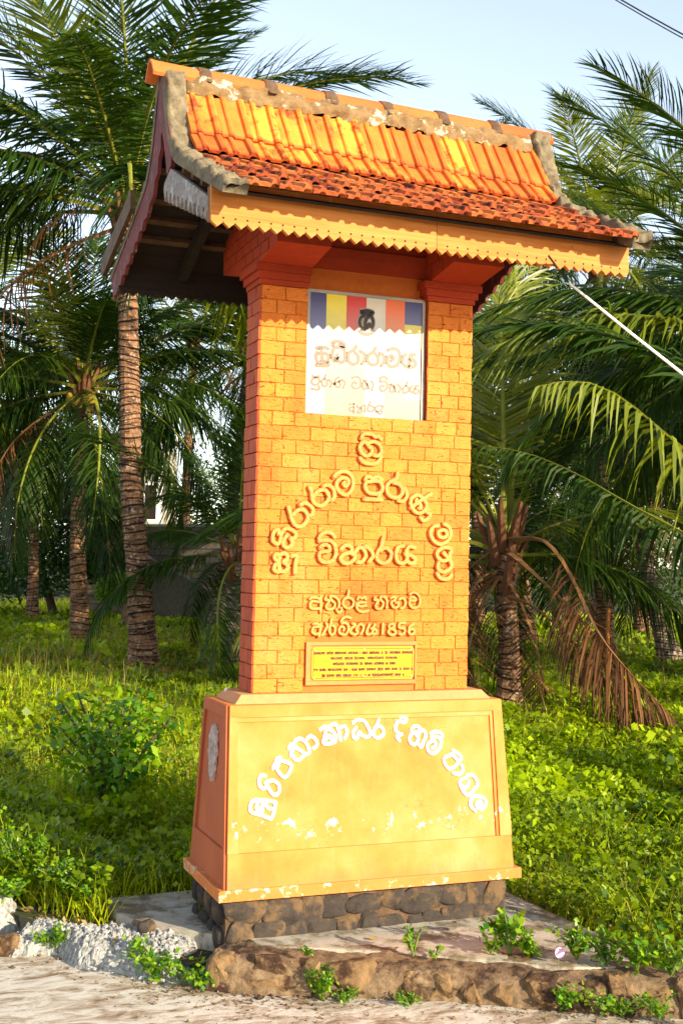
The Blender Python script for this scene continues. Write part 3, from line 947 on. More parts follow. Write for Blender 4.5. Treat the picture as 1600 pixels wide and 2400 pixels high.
DIG = {'1': '0,1 .3,1 .3,0', '2': '0,.8 .3,1 .6,.7 0,0 .6,0', '0': '.3,1 0,.5 .3,0 .6,.5 .3,1', '8': '.3,1 .05,.75 .55,.3 .3,0 .05,.3 .55,.75 .3,1', '9': '.6,.7 .3,.5 0,.75 .3,1 .6,.7 .5,.2 .2,0', '.': '.1,0 .2,.05'}
GL = {}
for ch, idx in zip('kramhpwyucvbs', [19, 17, 22, 13, 7, 10, 6, 9, 16, 21, 1, 24, 25]):
    st_ = parse(RELIEF[idx]); ap = np.array([q for s_ in st_ for q in s_])
    mn, mx = ap.min(0), ap.max(0); sc_ = 1 / (mx[1] - mn[1])
    GL[ch] = [[((a - mn[0]) * sc_ * .8, (c - mn[1]) * sc_) for a, c in s_] for s_ in st_]
for ch, s_ in DIG.items():
    GL[ch] = [[tuple(float(t) for t in q.split(',')) for q in s_.split()]]
lines = [('srmrhv sapm wmwhhm sahsm r swrv swasmr, s. pw. suhwms whmsmr.', -.212, .214), ('wmrhmp swpsw wpsmmr. kawrmprmh whmsmr', -.142, .146),
         ('smprsps hparmas ps karms rspmwsw sr wsws', -.134, .138), ('1998 wrmwr mwhrham prm r wsrw wrma hmaru pwpm kas wsmr pr khm rr', -.216, .216),
         ('pww wham kas gpwrss 2018. 12. 20 rm upsprrmharmap kmrm rr', -.18, .178)]
for k, (txt, a0, a1) in enumerate(lines):
    zc = [1.1155, 1.0945, 1.0725, 1.0495, 1.0265][k]
    mb = MB(); x = 0; items = []
    for ch in txt:
        if ch == ' ': x += .75; continue
        g = GL.get(ch, GL['r']); wd = max(p[0] for s_ in g for p in s_)
        items.append((g, x)); x += wd + .22
    sx = (a1 - a0) / x
    for g, xo in items:
        for s_ in g:
            stroke(mb, [(a0 + (xo + p[0]) * sx, zc - .0055 + p[1] * .0115) for p in s_], .00125, .0003, lambda a, c, h: (a, -HD - .0087 - h, c), 1, True)
    mb.obj('text_line', MAT_PLINE, PQ)

# ------------------------------------------------------------------ the roof
RY, RR = .0646, .0133
ROOF = bpy.data.objects.new('roof', None)
link(ROOF, MON)
ROOF.location = (0, 0, (2.8 - .07) * S)
ROOF.rotation_euler = (0, -RR, RY)
ORG['roof'] = np.array([0, 0, 2.8])
# section through the slope: ridge, knee, eave (y is negative in front)
PR = spline([(-.012, 3.345), (-.045, 3.25), (-.095, 3.10), (-.140, 3.02), (-.20, 2.957), (-.36, 2.878), (-.52, 2.800), (-.735, 2.702)], 10)
PS = np.concatenate([[0], np.cumsum(np.linalg.norm(np.diff(PR, axis=0), axis=1))])
PL = PS[-1]
def prof(s, sgn=-1):
    y = np.interp(s, PS, PR[:, 0]); z = np.interp(s, PS, PR[:, 1])
    e = .004
    dy = np.interp(min(s + e, PL), PS, PR[:, 0]) - np.interp(max(s - e, 0), PS, PR[:, 0])
    dz = np.interp(min(s + e, PL), PS, PR[:, 1]) - np.interp(max(s - e, 0), PS, PR[:, 1])
    l = math.hypot(dy, dz); dy /= l; dz /= l
    ny, nz = dz, -dy                # outward normal
    if ny > 0 and nz < 0: ny, nz = -ny, -nz
    return (y, z, dy, dz, ny, nz) if sgn < 0 else (-y, z, -dy, dz, -ny, nz)
RW = .800                           # half width between the verges
# one tile: rib, pan, small rib, pan; local x across, y down the slope, z out
def tile_mesh(seed, w, l, mat):
    rr = random.Random(seed)
    hx = [(0, .002), (.03, .017), (.13, .021), (.22, .017), (.26, .004), (.42, .0045), (.60, .004), (.64, .013), (.71, .016), (.78, .013), (.82, .004), (.93, .003), (1.0, .001)]
    th = .014
    v = []; n = len(hx)
    ys = [0, .35, .88, 1.0]
    for j, t in enumerate(ys):
        for x, h in hx:
            wob = rr.uniform(-.0008, .0008)
            drop = .0035 if j == 3 else 0
            v.append(((x - .5) * w * .975 + wob, t * l + (rr.uniform(-.002, .002) if j == 3 else 0), th + h + wob - drop))
    for x, h in hx:
        v.append(((x - .5) * w * .975, l - .002, h * .75 - .001))
    for x, h in hx:
        v.append(((x - .5) * w * .975, 0, h * .5 - .002))
    f = [(j * n + i, j * n + i + 1, (j + 1) * n + i + 1, (j + 1) * n + i) for j in range(4) for i in range(n - 1)]
    f = [q[::-1] for q in f]
    f += [(5 * n + i, 5 * n + i + 1, 4 * n + i + 1, 4 * n + i) for i in range(n - 1)]
    f += [(5 * n, 4 * n, 3 * n, 0), (6 * n - 1, n - 1, 4 * n - 1, 5 * n - 1)]
    return mesh('roof_tile', v, f, mat)
NT = 13
TW = 2 * RW / NT
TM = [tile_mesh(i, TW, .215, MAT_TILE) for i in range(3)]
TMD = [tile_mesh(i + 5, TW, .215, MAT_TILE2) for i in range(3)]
SY = lambda y: float(np.interp(y, -PR[:, 0], PS))
rows = [(.06, SY(.118), TM), (0, SY(.208), TM), (0, SY(.365), TMD), (0, SY(.52), TMD), (0, PL + .012, TMD)]
for sgn in (-1, 1):
    for ri, (s0, s1, ms) in enumerate(rows):
        y1, z1, dy, dz, ny, nz = prof(min(s1, PL) if ri < 4 else PL, sgn)
        ex = max(0, s1 - PL)
        y1 += dy * ex; z1 += dz * ex
        lift = .046 if ri < 2 else .031
        ang_l = .215
        y0, z0, *_r0 = prof(max(0.0, s1 - ang_l), sgn)
        n0 = _r0[2:]
        A = np.array([0, y0 + n0[0] * .004, z0 + n0[1] * .004]); B = np.array([0, y1 + ny * lift, z1 + nz * lift])
        D = B - A; D /= np.linalg.norm(D)
        X = np.array([1.0, 0, 0]) if sgn < 0 else np.array([-1.0, 0, 0])
        N = np.cross(X, D)
        if N[2] < 0: X = -X; N = -N
        A = B - D * .215
        for i in range(NT):
            x = -RW + TW * (i + .5) + R.uniform(-.002, .002) + (TW * .0 if ri % 2 == 0 else 0)
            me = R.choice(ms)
            o = bpy.data.objects.new('roof_tile', me)
            link(o, ROOF)
            j = R.uniform(-.004, .004); tw = R.uniform(-.016, .016); rl = R.uniform(-.015, .015)
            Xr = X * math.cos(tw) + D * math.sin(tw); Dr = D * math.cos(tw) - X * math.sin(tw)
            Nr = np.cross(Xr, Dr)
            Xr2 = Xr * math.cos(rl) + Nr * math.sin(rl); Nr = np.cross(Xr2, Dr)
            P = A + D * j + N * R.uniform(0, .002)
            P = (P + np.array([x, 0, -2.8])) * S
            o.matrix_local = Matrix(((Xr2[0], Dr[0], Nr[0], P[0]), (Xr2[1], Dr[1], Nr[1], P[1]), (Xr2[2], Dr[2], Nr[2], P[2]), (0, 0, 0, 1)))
# under-boarding
def sheet(x0, x1, s0, s1, off, th, sgn, n=24):
    v = []; 
    for i in range(n + 1):
        s_ = s0 + (s1 - s0) * i / n
        y, z, dy, dz, ny, nz = prof(s_, sgn)
        for x in (x0, x1):
            for o_ in (off, off - th):
                v.append((x, y + ny * o_, z + nz * o_))
    f = []
    for i in range(n):
        a = i * 4; c = a + 4
        f += [(a, a + 2, c + 2, c), (a + 1, c + 1, c + 3, a + 3), (a, c, c + 1, a + 1), (a + 2, a + 3, c + 3, c + 2)]
    f += [(0, 1, 3, 2), (n * 4, n * 4 + 2, n * 4 + 3, n * 4 + 1)]
    return v, f
for sgn in (-1, 1):
    v, f = sheet(-.845, .845, .0, PL - .075, -.004, .010, sgn)
    obj('roof_boarding', v, f, MAT_DARKW, ROOF)
    for s_ in (.08, .20, .34, .46, .58, .70):
        y, z, dy, dz, ny, nz = prof(s_, sgn)
        b = MB(); o1, o2, h = -.0145, -.036, .014
        P = [(y + ny * o1 - dy * h, z + nz * o1 - dz * h), (y + ny * o1 + dy * h, z + nz * o1 + dz * h), (y + ny * o2 + dy * h, z + nz * o2 + dz * h), (y + ny * o2 - dy * h, z + nz * o2 - dz * h)]
        b.prism(P, lambda a, c, t: (t, a, c), -.84, .84)
        b.obj('batten', MAT_PLANK if s_ > .3 else MAT_DARKW, ROOF)
    for xr in (-.60, 0.0, .60):
        v, f = sheet(xr - .018, xr + .018, .05, PL - .16, -.037, .05, sgn)
        obj('rafter', v, f, MAT_DARKW, ROOF)
# rough cement along the verges and under the ridge
def rough_strip(x0, x1, s0, s1, th, sgn, seed, nx, ns, jag=.006, base=-.003):
    v = []; 
    for j in range(ns + 1):
        s_ = s0 + (s1 - s0) * j / ns
        for i in range(nx + 1):
            x = x0 + (x1 - x0) * i / nx
            ee = (i in (0, nx)) or (j in (0, ns))
            q = fbm(np.array([[x * 22 + seed * 3.1, s_ * 22]]), seed, 4)[0]
            xx = x + (q * jag if i in (0, nx) else 0)
            ss = s_ + (fbm(np.array([[x * 30, seed * 1.7]]), seed + 3, 3)[0] * jag * 3 if j == ns else 0)
            y, z, dy, dz, ny, nz = prof(max(0, min(ss, PL)), sgn)
            ex = max(0, ss - PL)
            o_ = th * (1 + q * .6) if not ee else th * (.55 + q * .5)
            v.append((xx, y + ny * o_ + dy * ex, z + nz * o_ + dz * ex))
    top = len(v)
    for j in range(ns + 1):
        s_ = s0 + (s1 - s0) * j / ns
        for i in (0, nx):
            x = x0 + (x1 - x0) * i / nx
            y, z, dy, dz, ny, nz = prof(min(s_, PL), sgn)
            ex = max(0, s_ - PL)
            v.append((x, y + ny * base + dy * ex, z + nz * base + dz * ex))
    W_ = nx + 1
    f = [(j * W_ + i, j * W_ + i + 1, (j + 1) * W_ + i + 1, (j + 1) * W_ + i) for j in range(ns) for i in range(nx)]
    for j in range(ns):
        a = top + j * 2
        f += [(j * W_, (j + 1) * W_, a + 2, a), (j * W_ + nx, a + 1, a + 3, (j + 1) * W_ + nx)]
    f += [tuple(range(W_)) + (top + 1, top), tuple(ns * W_ + i for i in range(W_))[::-1] + (top + ns * 2, top + ns * 2 + 1)]
    return v, f
for sgn in (-1, 1):
    for (x0, x1) in ((-.872, -.786), (.786, .872)):
        v, f = rough_strip(x0, x1, -.0, PL + .012, .044 if x0 < 0 else .064, sgn, int(x0 * 10) + 30 + sgn, 12, 110)
        obj('verge_mortar', v, f, MAT_MORTAR, ROOF, smooth=True)
    v, f = rough_strip(-.786, .786, -.0, .085, .040, sgn, 9 + sgn, 110, 6, .012)
    obj('ridge_mortar', v, f, MAT_RIDGEM, ROOF, smooth=True)
# ridge tiles, long angular ones lapped with mortar collars
RZ = 3.390
ends = [-.915, -.700, -.425, -.165, .095, .355, .615, .905]
for i in range(7):
    x0, x1 = ends[i] - (.02 if i else 0), ends[i + 1]
    v = []; sec = [(-.058, -.056), (-.044, -.034), (-.030, -.014), (-.013, .003), (0, .007), (.013, .003), (.030, -.014), (.044, -.034), (.058, -.056)]
    n = len(sec)
    for k_, (x, sc_, up) in enumerate([(x0, 1.04, .006), (x0 + .02, 1.0, .003), (x1 - .03, .93, .0), (x1, .91, .0)]):
        for y, z in sec: v.append((x, y * sc_, RZ + z * sc_ + up + (R.uniform(-.001, .001))))
        for y, z in sec: v.append((x, y * sc_ * .86, RZ + z * sc_ - .011 + up))
    f = []
    for k_ in range(3):
        a = k_ * 2 * n; c = a + 2 * n
        f += [(a + i_, a + i_ + 1, c + i_ + 1, c + i_) for i_ in range(n - 1)] + [(a + n + i_, c + n + i_, c + n + i_ + 1, a + n + i_ + 1) for i_ in range(n - 1)]
        f += [(a, c, c + n, a + n), (a + n - 1, a + 2 * n - 1, c + 2 * n - 1, c + n - 1)]
    f += [(i_, n + i_, n + i_ + 1, i_ + 1) for i_ in range(n - 1)]
    e0 = 3 * 2 * n
    f += [(e0 + i_, e0 + i_ + 1, e0 + n + i_ + 1, e0 + n + i_) for i_ in range(n - 1)]
    obj('ridge_tile', v, f, MAT_RIDGE, ROOF)
    if i:
        xx = ends[i]
        v = []
        nn = 11
        for x, sc_ in ((xx - .026, .9), (xx - .016, 1.22), (xx + .014, 1.25), (xx + .026, .9)):
            for j in range(nn):
                t = j / (nn - 1) * (n - 1); i0 = min(int(t), n - 2); q = t - i0
                y = sec[i0][0] * (1 - q) + sec[i0 + 1][0] * q; z = sec[i0][1] * (1 - q) + sec[i0 + 1][1] * q
                nz_ = R.uniform(-.003, .004)
                v.append((x + R.uniform(-.004, .004), y * sc_ * 1.02 + nz_, RZ + z * sc_ + .005 + nz_))
        f = [(k_ * nn + j, k_ * nn + j + 1, (k_ + 1) * nn + j + 1, (k_ + 1) * nn + j) for k_ in range(3) for j in range(nn - 1)]
        obj('mortar_collar', v, f, MAT_FOUND, ROOF, smooth=True)

# fascia boards with a scalloped lower edge and drilled notches
def scallop(x0, x1, z0, z1, n, dep):
    P = [(x0, z1), (x0, z0 + dep)]
    w = (x1 - x0) / n
    for i in range(n):
        a = x0 + i * w
        for t, h in ((.0, 1), (.05, .74), (.2, .50), (.36, .26), (.45, .07), (.5, 0), (.55, .07), (.64, .26), (.8, .50), (.95, .74)):
            P.append((a + t * w, z0 + dep * h))
    P += [(x1, z0 + dep), (x1, z1)]
    return P
FY = -.612
for sgn, yy in ((-1, FY), (1, -FY)):
    for (x0, x1, n) in ((-.868, -.002, 20), (.0, .866, 20)):
        b = MB(); b.prism(scallop(x0, x1, 2.613, 2.768, n, .022), lambda a, c, t: (a, t, c), yy - .009, yy + .009)
        m = MAT_FASCIA if sgn < 0 else MAT_DARKW
        F = b.obj('fascia_board', m, ROOF)
        mbh = MB()
        w = (x1 - x0) / n
        for i in range(1, n):
            mbh.tube([(x0 + i * w, yy - .0097, 2.6450), (x0 + i * w, yy - .005, 2.6450)], .0040, 6)
        obj('drilled_hole', np.array(mbh.v), mbh.f, MAT_HOLE, ROOF)['kind'] = 'stuff'
    # short end boards closing the eave box
def gpoly(name, P, x, th, mat):
    b = MB(); b.prism(P, lambda a, c, t: (t, a, c), x, x + th)
    return b.obj(name, mat, ROOF)
# front left: grey toothed board and its end post
teeth = [(-.14, 2.945), (-.60, 2.715), (-.60, 2.632)]
n = 11
y0, z0, y1, z1 = -.585, 2.648, -.045, 2.86
for i in range(n):
    a = y0 + (y1 - y0) * i / n; c = z0 + (z1 - z0) * i / n; w = (y1 - y0) / n; hz = (z1 - z0) / n
    teeth += [(a + w * .15, c + .032), (a + w * .5, c + hz * .5 - .012), (a + w * .85, c + hz + .03)]
teeth += [(-.06, 2.91)]
for sx in (-1, 1):
    X = -.868 if sx < 0 else .852
    gpoly('barge_board', teeth, X, .016, MAT_GREYB if sx < 0 else MAT_BROWNB)
    b = MB(); b.box(X - .002 if sx < 0 else X - .001, X + .018, -.602, -.586, 2.632, 2.752); b.obj('end_post', MAT_BROWNB, ROOF)
    # red upper board, front side, under the verge mortar
    gpoly('barge_board', [(.03, 3.33), (-.02, 3.33), (-.16, 3.03), (-.155, 2.955), (-.10, 2.93), (-.085, 2.99), (-.06, 3.06), (.0, 3.18)], X - .003 if sx < 0 else X + .003, .018, MAT_REDB)
    # long red board, back side, curved like the roof with a chewed edge
    Q = []
    for s_ in np.linspace(0, PL + .02, 18):
        y, z, dy, dz, ny, nz = prof(min(s_, PL), 1); Q.append((y + ny * .012, z + nz * .012))
    I = []
    for i_, s_ in enumerate(np.linspace(PL + .02, 0, 30)):
        y, z, dy, dz, ny, nz = prof(min(s_, PL), 1)
        o_ = -.105 + (.010 if i_ % 2 else -.008)
        I.append((y + ny * o_, z + nz * o_))
    gpoly('barge_board', [(a, c) for a, c in Q] + I, X - .001 if sx < 0 else X + .001, .015, MAT_REDB)
# loose plank resting along the back verge
b = MB(); b.prism([(.33, 2.99), (.82, 2.80), (.83, 2.74), (.79, 2.73), (.33, 2.91)], lambda a, c, t: (t, a, c), -.895, -.877)
b.obj('verge_plank', MAT_PLANK, ROOF)
# lamp holder disc under the eave
b = MB(); b.tube([(-.50, -.60, 2.60), (-.50, -.596, 2.60)], .022, 14)
# cable in white conduit leaving the eave to the right
q0 = at(1285, 600, 4.60); q1 = at(1335, 668, 4.9); qm = at(1480, 783, 5.2); q2 = at(1640, 909, 5.6); q3 = at(2300, 1420, 6.8)
CB = empty('service_cable', q0)
tag(CB, 'white plastic conduit with a black cable end running down from the eave to the right', 'cable')
MB().tube([q0, (q0 + q1) / 2, q1], .0045, 6).obj('cable_end', MAT_WIRE, CB)
MB().tube([q1 + (q0 - q1) * .1, qm, q2, q3], [.005, .0062, .0078, .010], 10).obj('conduit', MAT_CONDUIT, CB)
for k_, dy in enumerate((0, 14)):
    a = at(1330, -75 + dy * .5, 9); c = at(2300, 360 + dy, 7)
    P = [a + (c - a) * t + np.array([0, 0, -.12 * math.sin(math.pi * t)]) for t in np.linspace(0, 1, 14)]
    o = MB().tube(P, .006 - .0015 * k_, 6).obj('overhead_wire', MAT_WIRE)
    tag(o, ['thicker upper black overhead wire crossing the top right corner', 'thinner lower black overhead wire crossing the top right corner'][k_], 'wire', 'overhead wires in the top right corner')

# ------------------------------------------------------------------ ground, slab, road, kerb wall
def ground_h(x, y):
    x = np.asarray(x, float); y = np.asarray(y, float)
    p = np.stack([x, y], -1).reshape(-1, 2)
    d = np.maximum(0, p[:, 1] - 2)
    h = .045 + .03 * fbm(p * .5, 3) + np.minimum(d * .004, .10) * (1 + fbm(p * .15, 8))
    return h.reshape(x.shape)
ROADZ = -.055
edge_px = [(-420, 2120), (-200, 2150), (0, 2190), (150, 2240), (300, 2290), (400, 2310), (560, 2330), (900, 2345), (1100, 2355), (1300, 2372), (1600, 2390), (1900, 2410)]
EDGE = np.array([gp(px, py, ROADZ)[:2] for px, py in edge_px])
e0 = EDGE[0] + (EDGE[0] - EDGE[1]) / np.linalg.norm(EDGE[0] - EDGE[1]) * 40
e1 = EDGE[-1] + (EDGE[-1] - EDGE[-2]) / np.linalg.norm(EDGE[-1] - EDGE[-2]) * 40
EDGE2 = np.vstack([e0, EDGE, e1])
EX = spline(EDGE, 5)
def edge_y(x):
    """y of the road edge at x (the edge runs left-back to right-front)"""
    return np.interp(x, EDGE2[:, 0], EDGE2[:, 1])
# terrain: one sheet to the horizon, ending at the kerb on the near side
xs_ = np.concatenate([-np.geomspace(400, 3, 24), np.linspace(-2.6, 3.4, 61), np.geomspace(3.8, 400, 24)])
ts_ = np.concatenate([[0], np.geomspace(.05, 500, 70)])
v = []
for t in ts_:
    for x in xs_:
        v.append((x, float(edge_y(x)) + .10 + t))
v = np.array(v); z = ground_h(v[:, 0], v[:, 1]); v = np.column_stack([v, z])
nx = len(xs_)
f = np.array([(j * nx + i, j * nx + i + 1, (j + 1) * nx + i + 1, (j + 1) * nx + i) for j in range(len(ts_) - 1) for i in range(nx - 1)])
v[:, 2] -= .03
tag(obj('ground', v, f, MAT_SOIL, org=(0, 0, 0), smooth=True), kind='structure')
# road: worn concrete, gently uneven
ts2 = np.concatenate([[0], np.geomspace(.03, 120, 40)])
v = []
for t in ts2:
    for x in xs_:
        v.append((x, float(edge_y(x)) + .16 - t, 0))
v = np.array(v)
v[:, 2] = ROADZ + .006 * fbm(v[:, :2] * 3, 21)
f = np.array([((j + 1) * nx + i, (j + 1) * nx + i + 1, j * nx + i + 1, j * nx + i) for j in range(len(ts2) - 1) for i in range(nx - 1)])
tag(obj('road', v, f, MAT_ROAD, org=(0, 0, ROADZ), smooth=True), kind='structure')
# concrete slab round the monument
SLAB = np.array([(-.90, .47), (-.90, .24), (-.80, .06), (-.64, -.10), (-.42, -.33), (-.10, -.50), (.20, -.68), (.47, -.86), (.74, -.96), (.80, -.58), (.745, .10), (.72, .5), (0, .52)])
b = MB(); b.prism([tuple(q) for q in SLAB], lambda a, c, t: (a, c, t), -.05, .068)
tag(b.obj('concrete_slab', MAT_SLAB, org=(0, 0, 0)), kind='structure')

def in_poly(px, py, P):
    px = np.asarray(px); py = np.asarray(py); r = np.zeros(px.shape, bool); n = len(P)
    for i in range(n):
        x1, y1 = P[i]; x2, y2 = P[(i + 1) % n]
        c = ((y1 > py) != (y2 > py)) & (px < (x2 - x1) * (py - y1) / (y2 - y1 + 1e-12) + x1)
        r ^= c
    return r

# kerb wall: mortar body + field stones
KW = empty('kerb_wall', (0, float(edge_y(0)), ROADZ))
tag(KW, 'low kerb wall of brown field stones in crumbling mortar along the road edge', 'wall')
kp = [p for p in spline(EDGE, 12) if p[0] > gp(455, 2300, ROADZ)[0]]
kp = np.array(kp)
T = np.gradient(kp, axis=0); T /= np.linalg.norm(T, axis=1)[:, None]; N = np.stack([-T[:, 1], T[:, 0]], 1)
if N[0][1] < 0: N = -N
v = []; prof_k = [(.0, -.03), (.004, .0), (.008, .02), (.010, .045), (.012, .07), (.02, .09), (.03, .105), (.045, .116), (.065, .124), (.095, .130), (.13, .134), (.165, .138), (.20, .140), (.235, .139), (.27, .136), (.33, .118), (.36, .05)]
nk = len(prof_k)
m_ = 4
kd = np.array([kp[0] + (kp[-1] - kp[0]) * 0])
idx = np.linspace(0, len(kp) - 1, 300)
KP = np.stack([np.interp(idx, range(len(kp)), kp[:, k]) for k in (0, 1)], 1)
KN = np.stack([np.interp(idx, range(len(kp)), N[:, k]) for k in (0, 1)], 1)
for i in range(len(KP)):
    hs = .84 + .05 * math.sin(i * .09)
    for a, h in prof_k:
        a *= .74
        q = fbm(np.array([[KP[i][0] * 16, KP[i][1] * 16 + a * 40, h * 40]]), 31, 4)[0]
        P = KP[i] + KN[i] * (a + q * .02)
        v.append((P[0], P[1], ROADZ + h * hs + q * .022))
f = [(i * nk + j, i * nk + j + 1, (i + 1) * nk + j + 1, (i + 1) * nk + j) for i in range(len(KP) - 1) for j in range(nk - 1)]
f = [q[::-1] for q in f] + [tuple(range(nk)), tuple((len(KP) - 1) * nk + j for j in range(nk))[::-1]]
obj('mortar_body', v, f, MAT_KMORT, KW, smooth=True)
stones = [(490, 2205, 575, 2325, 'KS'), (575, 2225, 700, 2338, 0), (700, 2255, 755, 2335, 0), (768, 2248, 912, 2345, 0), (915, 2285, 1012, 2352, 0), (1015, 2290, 1085, 2355, 0),
          (1090, 2300, 1150, 2360, 0), (1160, 2300, 1215, 2362, 0), (1240, 2300, 1330, 2372, 0), (1350, 2310, 1425, 2375, 0), (1430, 2300, 1500, 2385, 0), (1510, 2320, 1600, 2395, 0), (1605, 2320, 1680, 2400, 0)]
for i, (x0, y0, x1, y1, _) in enumerate(stones):
    c0 = gp((x0 + x1) / 2, y1 - 4, ROADZ)
    d = np.dot(c0 - CAMP, CFW)
    wu = (x1 - x0) / CF * d; hu = min((y1 - y0) / CF * d, .122)
    P = np.array([c0[0], float(edge_y(c0[0])) + .052])
    ang = math.atan2(*(np.gradient(EX, axis=0)[np.argmin(abs(EX[:, 0] - P[0]))][::-1]))
    v, f = rock((0, 0, 0), (wu * .50, .055, hu * .60), 300 + i, 4, .62)
    v = v + .010 * fbm(v * 30, i)[:, None]
    ca, sa = math.cos(ang), math.sin(ang)
    v = np.stack([v[:, 0] * ca - v[:, 1] * sa + P[0], v[:, 0] * sa + v[:, 1] * ca + P[1], v[:, 2] + ROADZ + hu * .46], 1)
    obj('stone', v, f, MAT_KSTONE, KW, smooth=False)
# spilled white concrete, lumpy
def heap(name, label, c0, c1, hw, hh, seed, n=46, m=26):
    c0 = np.array(c0); c1 = np.array(c1); d = c1 - c0; L = np.linalg.norm(d); d /= L; nn = np.array([-d[1], d[0]])
    I, J = np.meshgrid(np.arange(n + 1), np.arange(m + 1), indexing='ij'); a = (I / n).ravel(); b_ = (J / m * 2 - 1).ravel()
    ww = hw * (.72 + .25 * np.sin(a * 7 + seed) + .15 * np.sin(a * 17)) * np.minimum(1, np.minimum(6 * a + .25, 6 * (1 - a) + .25))
    P = c0 + d * (L * a)[:, None] + nn * (b_ * ww)[:, None]
    s_ = np.full((len(P), 1), float(seed))
    q = fbm(np.hstack([P * 42, s_]), seed, 3); q2 = fbm(np.hstack([P * 7, s_]), seed + 5, 3)
    env = np.maximum(0, 1 - np.abs(b_) ** 3) * np.minimum(1, np.minimum(8 * a, 8 * (1 - a)))
    z = ROADZ - .01 + env * hh * (1 + .25 * q2) + (np.abs(q) * .016 - .004) * (.3 + env) - (1 - env) * .02
    v = np.column_stack([P[:, 0] + q * .007, P[:, 1] + q * .006, z])
    v = np.array(v); w_ = worley(v[:, :2] * 46, seed); w2 = worley(v[:, :2] * 110 + 7, seed + 1)
    v[:, 2] += (1 - np.minimum(w_ * 1.25, 1) ** 2) * .014 + (1 - np.minimum(w2 * 1.3, 1) ** 2) * .005
    f = [(i * (m + 1) + j, (i + 1) * (m + 1) + j, (i + 1) * (m + 1) + j + 1, i * (m + 1) + j + 1) for i in range(n) for j in range(m)]
    return tag(obj(name, v, f, MAT_HEAP, smooth=False), label, 'concrete lump', 'lumps of spilled concrete on the kerb')
a = gp(20, 2140, ROADZ + .12)[:2]; c = gp(500, 2200, ROADZ + .12)[:2]
heap('spilled_concrete', 'long crusty lump of spilled white concrete along the kerb left of the pedestal', a, c, .20, .105, 3, 300, 130)
a = gp(-260, 2080, ROADZ + .12)[:2]; c = gp(52, 2118, ROADZ + .12)[:2]
heap('spilled_concrete', 'small crusty lump of spilled white concrete at the left edge of the kerb', a, c, .11, .13, 8, 120, 60)
# single loose stones
for (px, py, w, h, mat, lab, grp) in [(30, 2235, .075, .05, MAT_KSTONE, 'dark brown block of stone under the white concrete at the left edge', None),
                                 (345, 2193, .035, .022, MAT_FSTONE, 'blackened flat pebble lying on top of the white concrete lump', None),
                                 (556, 2312, .018, .018, MAT_HEAP, 'small white pebble at the foot of the kerb beside the brown stones', None)]:
    P = gp(px, py, ROADZ + (.10 if 'blackened' in lab else 0))
    if 'blackened' in lab: P[2] = ROADZ + .118
    v, f = rock((P[0], P[1] + .02, P[2] + h * .5), (w, w * .6, h), px, 2, .3)
    tag(obj('loose_stone', v, f, mat, smooth=True), lab, 'stone')

# ------------------------------------------------------------------ far things: block wall, house, posts
def rect_wall(name, label, cat, A, B, z0, z1, th, bl, bh, mat, mmat, n_cap=True):
    A = np.array(A); B = np.array(B); d = B - A; L = np.linalg.norm(d); d /= L; nrm = np.array([d[1], -d[0]])
    if np.dot(nrm, CAMP[:2] - A) < 0: nrm = -nrm
    E = empty(name, (A[0], A[1], z0)); tag(E, label, cat)
    def P(a, o, z): q = A + d * a + nrm * o; return (q[0], q[1], z)
    b = MB(); b.hexa([P(0, 0, z0), P(L, 0, z0), P(L, -th, z0), P(0, -th, z0)], [P(0, 0, z1), P(L, 0, z1), P(L, -th, z1), P(0, -th, z1)])
    b.obj('wall_core', mmat, E)
    r_ = 0; z = z0 + .01
    while z + bh < z1 + .01:
        a = -bl / 2 * (r_ % 2)
        while a < L:
            a0 = max(a, 0) + .012; a1 = min(a + bl, L) - .012
            if a1 - a0 > .05:
                o = .012 + R.uniform(0, .012)
                b = MB(); b.hexa([P(a0, .001, z + .01), P(a1, .001, z + .01), P(a1, -.02, z + .01), P(a0, -.02, z + .01)][::-1], [P(a0, .001, z + bh - .01), P(a1, .001, z + bh - .01), P(a1, -.02, z + bh - .01), P(a0, -.02, z + bh - .01)][::-1])
                bb = MB(); bb.hexa([P(a0, 0, z + .01), P(a1, 0, z + .01), P(a1, o, z + .012), P(a0, o, z + .012)], [P(a0, 0, z + bh - .01), P(a1, 0, z + bh - .01), P(a1, o, z + bh - .012), P(a0, o, z + bh - .012)])
                bb.obj('block', mat, E)
            a += bl
        z += bh; r_ += 1
    return E, P, L
A = at(190, 1300, 29)[:2]; B = at(720, 1300, 26)[:2]
g0 = float(ground_h(A[0], A[1])) - .1
WL, P_, L_ = rect_wall('block_wall', 'long grey concrete block wall behind the palms left of the pillar', 'wall', A, B, g0, 2.18, .15, .40, .165, MAT_BLOCK, MAT_BLOCKM)
b = MB(); b.hexa([P_(0, .03, 2.18), P_(L_, .03, 2.18), P_(L_, -.18, 2.18), P_(0, -.18, 2.18)], [P_(0, .03, 2.24), P_(L_, .03, 2.24), P_(L_, -.18, 2.24), P_(0, -.18, 2.24)])
b.obj('coping', MAT_HOUSE, WL)
# ramped lower wall in front
A = at(300, 1330, 27.5)[:2]; B = at(520, 1400, 24.5)[:2]
d = (B - A)
E = empty('ramp_wall', (A[0], A[1], g0)); tag(E, 'low sloping cement wall in front of the block wall', 'wall')
nr = np.array([d[1], -d[0]]); nr /= np.linalg.norm(nr)
b = MB(); b.hexa([(A[0], A[1], g0), (B[0], B[1], g0), (B[0] + nr[0] * .12, B[1] + nr[1] * .12, g0), (A[0] + nr[0] * .12, A[1] + nr[1] * .12, g0)],
                 [(A[0], A[1], 1.75), (B[0], B[1], .75), (B[0] + nr[0] * .12, B[1] + nr[1] * .12, .75), (A[0] + nr[0] * .12, A[1] + nr[1] * .12, 1.75)])
b.obj('wall_body', MAT_BLOCKM, E)
